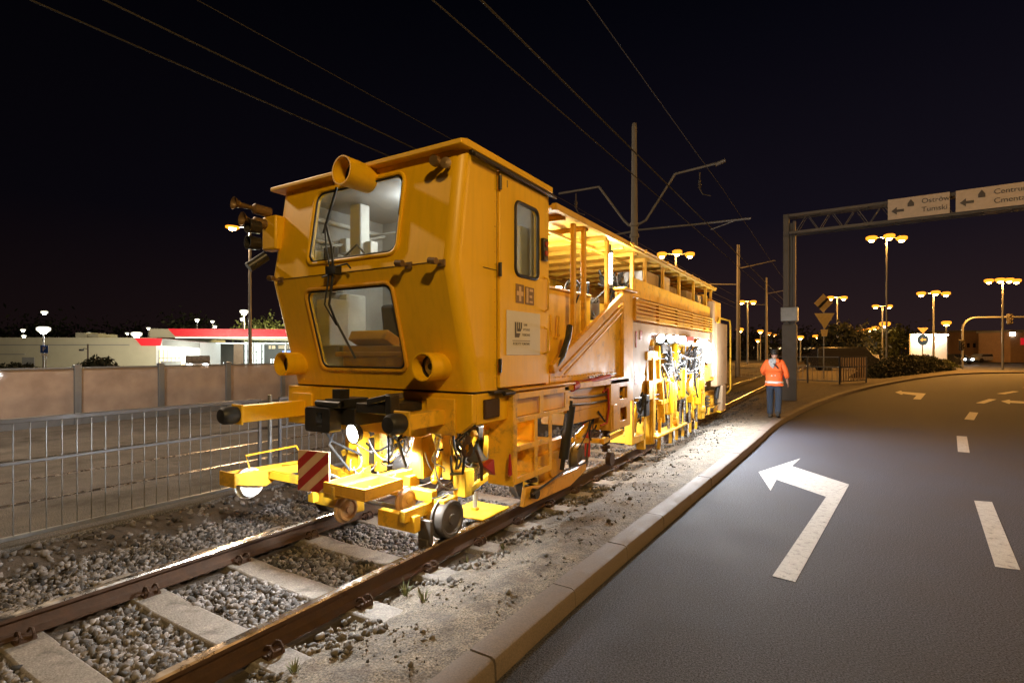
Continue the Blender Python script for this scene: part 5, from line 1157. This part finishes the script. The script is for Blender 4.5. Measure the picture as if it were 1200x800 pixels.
b = MB(); b.prismy([(LX(192, cx), LZ(397.5)), (LX(192, cx), LZ(405)), (LX(235, cx), LZ(408)), (LX(235, cx), LZ(402))], -.25, -.15); b.build('grey_band', 'grey_wall', pb, local=True)
b = MB(); b.box(LX(188, cx), LX(217, cx), -.2, -.12, LZ(430), LZ(410)); sw = b.build('shop_window', 'lit_warm', pb, local=True, smooth=0)
b = MB()
for q in range(7): b.box(LX(188+q*4.6, cx), LX(188.7+q*4.6, cx), -.27, -.21, LZ(430), LZ(410))
b.box(LX(188, cx), LX(217, cx), -.27, -.215, LZ(420), LZ(419)); b.box(LX(190, cx), LX(214, cx), -.3, -.22, LZ(429), LZ(423)); b.build('frame', 'grey_wall', sw, local=True)
for px, py, w_ in ((202, 413, 35), (275, 412, 60), (310, 410, 45)):
    p = onD(px, py, 56); point(p, w_*12, (.92, 1, .92), .5, 'shop_light')
point(onD(90, 396, 47), 3200, (1, .95, .78), .5, 'yard_light')
# parking sign on the lamp post
ps = local_thing('parking_sign', 52, 41.6, 'small blue and white parking sign with a letter P below the bright lamp', 'sign'); cx = 52; K_ = 41.6/619
b = MB(); b.box(-.30, .30, -.03, 0, LZ(413.5), LZ(404.5)); b.build('sign_board', 'blue_sign', ps, local=True, bevel=.01)
text_mesh('P', .5, 'letter', 'sign_face', ps, (0, -.036, LZ(409)), (R(90), 0, 0))
b = MB(); b.box(-.30, .30, -.03, 0, LZ(416.5), LZ(414.5)); b.build('text_plate', 'sign_face', ps, local=True, bevel=.005)
b = MB(); b.tube((.12, .04, 0), (.12, .04, LZ(404)), .03); b.build('post', 'galvanised', ps, local=True)
# camera pole in front of the building
cp = local_thing('camera_pole', 103, 40, 'short grey pole with a camera on a side arm before the cream wall', 'camera pole'); cx = 103; K_ = 40/619
b = MB(); b.tube((0, 0, 0), (0, 0, LZ(403)), .055); b.path([(0, 0, LZ(409)), (-.3, 0, LZ(408)), (-.42, 0, LZ(410))], .03); b.build('pole', 'dark_steel', cp, local=True)
b = MB(); b.cbox((-.45, -.05, LZ(410)), (.18, .3, .14)); b.build('camera', 'black_metal', cp, local=True, bevel=.02)
# ============================================================ foliage
def leaves(P, size, name, m, parent=None, lab=None, cat=None, group=None, kind=None):
    n = len(P); d = rng.normal(size=(n, 3)); d /= np.linalg.norm(d, axis=1)[:, None]; e_ = np.cross(d, rng.normal(size=(n, 3))); e_ /= np.linalg.norm(e_, axis=1)[:, None]
    s_ = size*rng.uniform(.5, 1.3, (n, 1)); V = np.stack([P-d*s_, P+e_*s_*.45, P+d*s_, P-e_*s_*.45], 1).reshape(-1, 3)
    o = ORG[parent.name] if parent is not None else Vector((P[:, 0].mean(), P[:, 1].mean(), P[:, 2].min())); V = V-np.array(o)
    me = bpy.data.meshes.new(name); me.from_pydata(V.tolist(), [], np.arange(4*n).reshape(n, 4).tolist()); me.materials.append(M[m])
    ob = bpy.data.objects.new(name, me); C.objects.link(ob)
    if parent is not None: ob.parent = parent
    else: ob.location = o; tag(ob, lab, cat, group)
    return ob
def tree(px, D, h, wd, lab, m='leaf_dark', n=1500, leaf=.28, pyb=None):
    p = onD(px, 412, D); t = thing('tree', (p.x, p.y, 0), lab, 'tree', 'dark trees in the distance')
    b = MB(); b.tube((p.x, p.y, 0), (p.x, p.y, h*.5), .18, .12)
    for k in range(6):
        a = k*1.1; b.tube((p.x, p.y, h*(.25+.05*k)), (p.x+math.cos(a)*wd*.3, p.y+math.sin(a)*wd*.3, h*(.55+.06*k)), .07, .03, n=8)
    b.build('trunk', 'bark', t)
    cl = [(rng.normal(size=3)*np.array([wd*.26, wd*.26, h*.17])+np.array([p.x, p.y, h*.62]), rng.uniform(.14, .26)*wd) for _ in range(26)]
    Q = np.concatenate([c_+rng.normal(size=(n//26, 3))*r_*.55 for c_, r_ in cl]); Q = Q[Q[:, 2] > .3]; leaves(Q, leaf, 'crown', m, t)
tree(988, 62, 4.3, 4.2, 'dark rounded tree behind the diamond shaped sign', n=2600)
tree(1008, 75, 4.4, 4, 'low dark tree right of the rounded one, before the lamp row', n=2000)
tree(955, 120, 5.5, 9, 'distant dark tree left of the triangular sign', n=1500, leaf=.4)
tree(875, 120, 6, 12, 'distant dark tree behind the small low lamps', n=1600, leaf=.45)
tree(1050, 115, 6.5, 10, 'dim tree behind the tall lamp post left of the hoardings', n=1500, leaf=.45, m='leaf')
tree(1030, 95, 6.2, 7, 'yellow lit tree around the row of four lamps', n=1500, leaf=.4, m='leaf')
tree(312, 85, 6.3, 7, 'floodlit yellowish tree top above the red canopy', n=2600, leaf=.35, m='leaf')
tree(230, 95, 7.4, 10, 'dark tree behind the filling station, with the three small lamps', n=1800, leaf=.4)
tree(60, 100, 6.4, 14, 'dark tree line behind the cream building at far left', n=1600, leaf=.45)
tree(140, 105, 5.8, 14, 'dark trees behind the middle of the cream building', n=1600, leaf=.45)
tree(10, 100, 6.0, 12, 'dark tree at the extreme left edge behind the building', n=1200, leaf=.45)
p = onD(312, 372, 78); point(p+Vector((0, 0, .3)), 6000, (1, .85, .4), .4, 'flood_light')
def bush(P0, P1, h, wd, n, lab, leaf=.07, m='leaf_dark', cat='bush', name='bush', taper=True):
    P0 = Vector(P0); P1 = Vector(P1); Q = []
    d = (P1-P0).normalized(); s_ = Vector((-d.y, d.x, 0))
    for _ in range(n):
        u = random.random(); e_ = math.sin(math.pi*u)**.5 if taper else 1; hh = h*e_*(1+.10*math.sin(u*31)+.06*math.sin(u*77)); a = random.uniform(0, math.pi); r_ = random.uniform(.75, 1.03)
        Q.append(P0.lerp(P1, u)+s_*math.cos(a)*wd*r_+Vector((0, 0, math.sin(a)**.7*hh*r_)))
    return leaves(np.array([tuple(q) for q in Q]), leaf, name, m, None, lab, cat)
a = onD(85, 412, 22); c_ = onD(146, 412, 22); bush((a.x, a.y, .2), (c_.x, c_.y, .2), 1.28, .8, 5000, 'rounded dark shrub just behind the barrier at left', .09)
a = onD(-30, 412, 22); c_ = onD(68, 412, 22); bush((a.x, a.y, .2), (c_.x, c_.y, .2), 1.05, .8, 3500, 'low dark shrub behind the barrier under the parking sign', .09)
a = onD(1012, 412, 34); c_ = onD(1108, 412, 50); bush((a.x, a.y, .0), (c_.x, c_.y, .0), 1.45, .9, 16000, 'long clipped dark hedge along the bend of the road', .10, cat='hedge', name='hedge', m='leaf_dark')
a = onD(1040, 412, 60); c_ = onD(1118, 412, 60); bush((a.x, a.y, .0), (c_.x, c_.y, .0), 1.2, 1.2, 7000, 'grassy planted mound behind the clipped hedge', .13, cat='shrub bed', name='shrub_bed', m='leaf')
# ============================================================ guard rails by the crossing
def guard(p0, p1, h, name, lab, solid=False):
    p0 = Vector(p0); p1 = Vector(p1); t = thing(name, p0, lab, 'railing'); L = (p1-p0).length; d = (p1-p0).normalized()
    k = max(1, round(L/2.0))
    for i in range(k+1):
        q = p0+d*L*i/k; b = MB(); b.tube(q, q+Vector((0, 0, h)), .045, n=8); b.build('post', 'dark_rail_paint', t)
    b = MB()
    for z in (h-.03, h*.62, .15): b.bar(p0+Vector((0, 0, z)), p1+Vector((0, 0, z)), .04, .05)
    b.build('rails', 'galvanised' if not solid else 'dark_rail_paint', t)
    b = MB(); n_ = int(L/.24)
    for i in range(n_):
        q = p0+d*(L*(i+.5)/n_)
        if solid: b.bar(q+Vector((0, 0, .16)), q+Vector((0, 0, h-.05)), .12, .015, up=(d.y, -d.x, 0))
        else: b.tube(q+Vector((0, 0, .15)), q+Vector((0, 0, h*.62)), .012, n=5)
    b.build('pickets', 'cream_stripe' if solid else 'galvanised', t)
g0 = onD(912, 412, 30); g1 = onD(984, 412, 27.5); g2 = onD(1015, 412, 29)
guard((g0.x, g0.y, .1), (g1.x, g1.y, .1), 1.45, 'guard_rail', 'dark pedestrian guard rail right of the worker')
guard((g1.x, g1.y, .1), (g2.x, g2.y, .1), 1.45, 'guard_rail', 'guard rail section with pale upright slats before the hedge', True)
g0 = onD(862, 412, 34); g1 = onD(905, 412, 34); guard((g0.x, g0.y, .05), (g1.x, g1.y, .05), 1.1, 'guard_rail', 'low guard rail between the machine end and the worker')
# pavement island under the far guard rails
b = MB(); b.v = []; b.add([(-2.8, 45.7, -.05), (-2.8, 120, -.05), (-60, 120, -.05), (-60, 45.7, -.05)], [(0, 1, 2, 3)])
struct(b.build('far_pavement', 'paving', smooth=0))
# ============================================================ traffic signs by the guard rail
ts = local_thing('traffic_sign', 966, 33, 'post with a tilted striped square sign above a triangular sign with yellow lamp light painted in', 'sign'); cx = 966; K_ = 33/619
b = MB(); b.tube((0, .05, 0), (0, .05, LZ(345)), .035); b.build('post', 'galvanised', ts, local=True)
zc_ = LZ(355); b = MB()
def dia(x, z, w_, h_, ang, y0_, y1_):
    c_, s_ = math.cos(ang), math.sin(ang); b.prismy([(x+c_*u-s_*v, z+s_*u+c_*v) for u, v in ((-w_, -h_), (w_, -h_), (w_, h_), (-w_, h_))], y0_, y1_)
an = R(45)
dia(-.24, zc_+.17, .42, .16, an, -.03, 0); dia(.10, zc_-.17, .42, .16, an, -.03, 0); b.build('striped_board', 'sodium_tint_sign', ts, local=True, bevel=.01)
b = MB(); dia(-.07, zc_, .42, .07, an, -.028, -.005); b.build('dark_stripe', 'black_metal', ts, local=True)
zt = LZ(367); b = MB(); b.prismy([(-.64, zt), (.64, zt), (0.02, zt-1.0)], -.03, 0); tr_ = b.build('triangle_board', 'sodium_tint_sign', ts, local=True, bevel=.01)
b = MB(); b.prismy([(-.22, LZ(386)), (.22, LZ(386)), (.15, LZ(394)), (-.15, LZ(394))], -.03, 0); b.build('small_plate', 'sodium_tint_sign', ts, local=True)
rs = local_thing('roundabout_sign', 1081, 60, 'round dark blue arrow sign under a small triangle before the hoardings', 'sign'); cx = 1081; K_ = 60/619
b = MB(); b.lathe((0, -.05, LZ(398)), (0, -1, 0), [(0, 0), (0, .62), (.03, .62), (.03, 0)], 28); b.build('round_board', 'blue_sign', rs, local=True, smooth=40)
b = MB(); b.prismy([(-.34, LZ(398)), (-.05, LZ(398)+.25), (-.05, LZ(398)+.09), (.33, LZ(398)+.09), (.33, LZ(398)-.09), (-.05, LZ(398)-.09), (-.05, LZ(398)-.25)], -.10, -.085); b.build('arrow', 'sign_face', rs, local=True, smooth=0)
b = MB(); b.tube((0, 0, 0), (0, 0, LZ(384)), .05); b.build('post', 'galvanised', rs, local=True)
b = MB(); b.prismy([(-.65, LZ(384)), (.65, LZ(384)), (0, LZ(384)-.65)], -.08, -.05); b.build('triangle_board', 'cream_stripe', rs, local=True)
# ============================================================ hoardings and buildings on the right
def slab(name, x0, x1, y0, y1, D, m, lab, cat, depth=3, win=None, group=None, extra=None):
    global K_, cx
    cx = (x0+x1)/2; K_ = D/619; t = local_thing(name, cx, D, lab, cat, group=group)
    zb = 0 if y1 > 411 else LZ(y1)
    b = MB(); b.box(LX(x0, cx), LX(x1, cx), 0, depth, zb, LZ(y0)); b.build('wall' if cat == 'building' else 'board', m, t, local=True, bevel=.03)
    if cat == 'building':
        b = MB(); b.box(LX(x0, cx)-.2, LX(x1, cx)+.2, -.2, depth+.2, LZ(y0), LZ(y0)+.35); b.build('roof', 'grey_wall', t, local=True)
    for (a0, a1, b0, b1, mm) in (win or []):
        b = MB(); b.box(LX(a0, cx), LX(a1, cx), -.08, .02 if cat != 'building' else -.01, LZ(b1), LZ(b0)); b.build('window' if cat == 'building' else 'spot_lamp', mm, t, local=True, smooth=0)
    return t
for q, (x0, x1, xl) in enumerate(((1067, 1094, (1072, 1080, 1091)), (1096, 1110, (1104,)))):
    t = slab('hoarding', x0, x1, 391, 414, 72, 'white_panel', ('wide white hoarding with lamps along its top, behind the round sign', 'narrow white hoarding right of the wide one')[q], 'hoarding', .25)
    b = MB()
    for xx in (x0+3, x1-3): b.box(LX(xx, cx)-.08, LX(xx, cx)+.08, .25, .4, 0, LZ(392))
    b.build('support_post', 'dark_steel', t, local=True)
    for xx in xl:
        b = MB(); b.bar((LX(xx, cx), 0, LZ(391)), (LX(xx, cx), -.5, LZ(390.5)), .05, .05); b.cbox((LX(xx, cx), -.55, LZ(391.5)), (.45, .2, .15)); lh = b.build('spot_lamp', 'dark_steel', t, local=True)
        b = MB(); b.cbox((LX(xx, cx), -.6, LZ(391.5)-.12), (.5, .3, .08)); b.build('bulb', 'lamp_white', lh, local=True)
    point(onD((x0+x1)/2, 391, 70.8), 260, (1, .9, .7), .3, 'hoarding_light')
wins = [(1133+k*7, 1136+k*7, 402, 407, 'window_dark') for k in range(6)]
slab('brick_building', 1112, 1186, 389, 416, 110, 'brick_far', 'long pale brick building with small dark windows at right, behind the junction', 'building', 12, wins)
slab('red_kiosk', 1184, 1245, 389, 414, 88, 'brick_far', 'building with a red lit stripe at the right picture edge', 'building', 6, [(1196, 1230, 396, 404, 'red_fascia'), (1183.5, 1189, 389.5, 393, 'lamp_white')])
slab('far_block', 1040, 1056, 386, 416, 130, 'grey_wall', 'tall narrow grey block left of the white hoardings', 'building', 8, [(1043, 1045, 392, 395, 'lit_warm'), (1049, 1051, 399, 402, 'window_dark')])
slab('far_block', 862, 892, 402, 416, 140, 'grey_wall', 'low dim building between the machine end and the worker', 'building', 10, [(866+k*4, 868+k*4, 406, 408.5, ('lit_warm', 'window_dark')[k % 2]) for k in range(6)])
slab('far_block', 894, 960, 404, 416, 150, 'brick_far', 'long low lit building behind the gantry post', 'building', 10, [(897+k*5, 900+k*5, 407, 409, ('lit_warm', 'lit_warm', 'window_dark')[k % 3]) for k in range(12)])
slab('far_block', 1005, 1038, 396, 416, 135, 'grey_wall', 'dim grey block behind the row of four lamps', 'building', 10, [(1008+k*5, 1010+k*5, 402, 405, ('window_dark', 'lit_warm')[k % 2]) for k in range(6)])
# curved mast arm with signals
t = local_thing('signal_mast', 1127, 55, 'curved traffic signal mast arching to the right over the road', 'traffic signal'); cx = 1127; K_ = 55/619
b = MB(); P_ = [(LX(1128, cx), 0, 0), (LX(1128, cx), 0, LZ(386))]+[(LX(1128+(16*(1-math.cos(R(a)))), cx), 0, LZ(386-14*math.sin(R(a)))) for a in range(10, 91, 10)]+[(LX(1240, cx), 0, LZ(371))]
b.path(P_, .10, 10); b.build('mast_arm', 'galvanised', t, local=True)
for px, py in ((1125, 404), (1181, 374)):
    b = MB(); b.cbox((LX(px, cx), -.2, LZ(py)), (.42, .3, 1.1)); sb = b.build('signal_head', 'black_metal', t, local=True, bevel=.04)
    b = MB()
    for z in (-.34, 0, .34): b.lathe((LX(px, cx), -.35, LZ(py)+z), (0, -1, 0), [(0, 0), (0, .13), (.12, .14), (.12, .12), (.02, .1)], 12)
    b.build('signal_lens', 'dark_steel', sb, local=True)
# cars in the distance
def car(px, D, m, lab, rot=0, lights=True, w_=1.8, l=4.4, h=1.45, van=False):
    p = onD(px, 412, D); t = thing('parked_car' if not van else 'van', (p.x, p.y, .02), lab, 'van' if van else 'car', 'vehicles near the far junction', rz=TH+R(rot))
    if van: prof = [(-l/2, .35), (-l/2, h*.95), (-l/2+.15, h), (l/2-1.1, h), (l/2-.4, h*.62), (l/2, h*.52), (l/2, .35)]
    else: prof = [(-l/2, .3), (-l/2, .85), (-l/2+.5, .92), (-l/2+1.0, h-.05), (-.2+.9, h), (l/2-1.2, .95), (l/2-.1, .8), (l/2, .3)]
    b = MB(); b.plate(prof, [], lambda x, z: Vector((x, -w_/2, z)), (0, w_, 0)); b.build('body', m, t, local=True, bevel=.07)
    for sx2 in (-l/2+.8, l/2-.85):
        for sy in (-w_/2, w_/2):
            b = MB(); b.lathe((sx2, sy-.1 if sy < 0 else sy-.1, .33), (0, 1, 0), [(0, 0), (0, .22), (0, .33), (.2, .33), (.2, .22), (.2, 0)], 18); b.build('wheel', 'black_rubber', t, local=True)
    b = MB()
    if van: b.box(-l/2+.3, l/2-1.2, -w_/2-.01, w_/2+.01, h*.6, h*.88)
    else: b.plate([(-l/2+.75, .95), (-l/2+1.1, h-.12), (.6, h-.08), (l/2-1.35, .97)], [], lambda x, z: Vector((x, -w_/2-.012, z)), (0, w_+.024, 0))
    b.build('side_window', 'window_dark', t, local=True)
    for sy in (-w_*.33, w_*.33):
        b = MB(); b.cbox((l/2, sy, .68), (.08, .32, .16)); b.build('headlight', 'lamp_white' if lights else 'grey_metal', t, local=True)
    return t
car(989, 48, 'car_dark', 'dark van with white lights behind the guard rail slats', rot=-12, van=True, l=5.0, h=2.2, w_=2.0, lights=False)
car(1018, 60, 'car_light', 'pale car with bright headlights right of the dark van', rot=-120)
car(957, 75, 'car_dark', 'dark car with headlights on behind the guard rail', rot=-100)
car(974, 68, 'car_light', 'pale car just left of the dark van', rot=-95)
car(1119, 78, 'car_dark', 'dark car with headlights on beside the curved signal mast', rot=-85)
car(1153, 92, 'car_light', 'pale car crossing in front of the brick building', rot=5, lights=False)
car(232, 46, 'car_light', 'pale car at the pumps left of the lit shop', rot=-60)

# ------------------------------------------------------------ night sky and camera
w = bpy.data.worlds.new('World'); S.world = w; w.use_nodes = True; N = w.node_tree.nodes; L_ = w.node_tree.links
bg = N['Background']; tc = N.new('ShaderNodeTexCoord'); sx_ = N.new('ShaderNodeSeparateXYZ'); L_.new(tc.outputs['Generated'], sx_.inputs[0])
cr = N.new('ShaderNodeValToRGB'); L_.new(sx_.outputs['Z'], cr.inputs[0]); e = cr.color_ramp.elements
e[0].position = 0.0; e[0].color = (.016, .0085, .0085, 1); e[1].position = .55; e[1].color = (.0009, .001, .0024, 1)
q = cr.color_ramp.elements.new(.22); q.color = (.0045, .0034, .0062, 1)
wr = N.new('ShaderNodeVectorMath'); wr.operation = 'DOT_PRODUCT'; wr.inputs[1].default_value = (.75, .65, 0); L_.new(tc.outputs['Generated'], wr.inputs[0])
mr_ = N.new('ShaderNodeMapRange'); mr_.inputs['From Min'].default_value = -.6; mr_.inputs['From Max'].default_value = 1; mr_.inputs['To Min'].default_value = .35; mr_.inputs['To Max'].default_value = 1.25
L_.new(wr.outputs['Value'], mr_.inputs['Value']); sc_ = N.new('ShaderNodeVectorMath'); sc_.operation = 'SCALE'; L_.new(cr.outputs[0], sc_.inputs[0]); L_.new(mr_.outputs[0], sc_.inputs['Scale'])
L_.new(sc_.outputs[0], bg.inputs[0]); bg.inputs[1].default_value = 1.0
cam = bpy.data.cameras.new('camera'); co = bpy.data.objects.new('camera', cam); C.objects.link(co); S.camera = co
cam.sensor_width = 36; cam.lens = 619/1200*36; cam.shift_y = .01; cam.clip_end = 2000; cam.clip_start = .05
co.location = (0, 0, EYE); co.rotation_euler = (R(90), 0, TH)
S.view_settings.view_transform = 'Standard'; S.view_settings.look = 'None'; S.view_settings.exposure = .42; S.view_settings.gamma = 1
S.cycles.use_denoising = True; S.cycles.max_bounces = 6; S.cycles.transparent_max_bounces = 12; S.cycles.sample_clamp_indirect = 4; S.cycles.use_light_tree = True
S.cycles.caustics_reflective = False; S.cycles.caustics_refractive = False
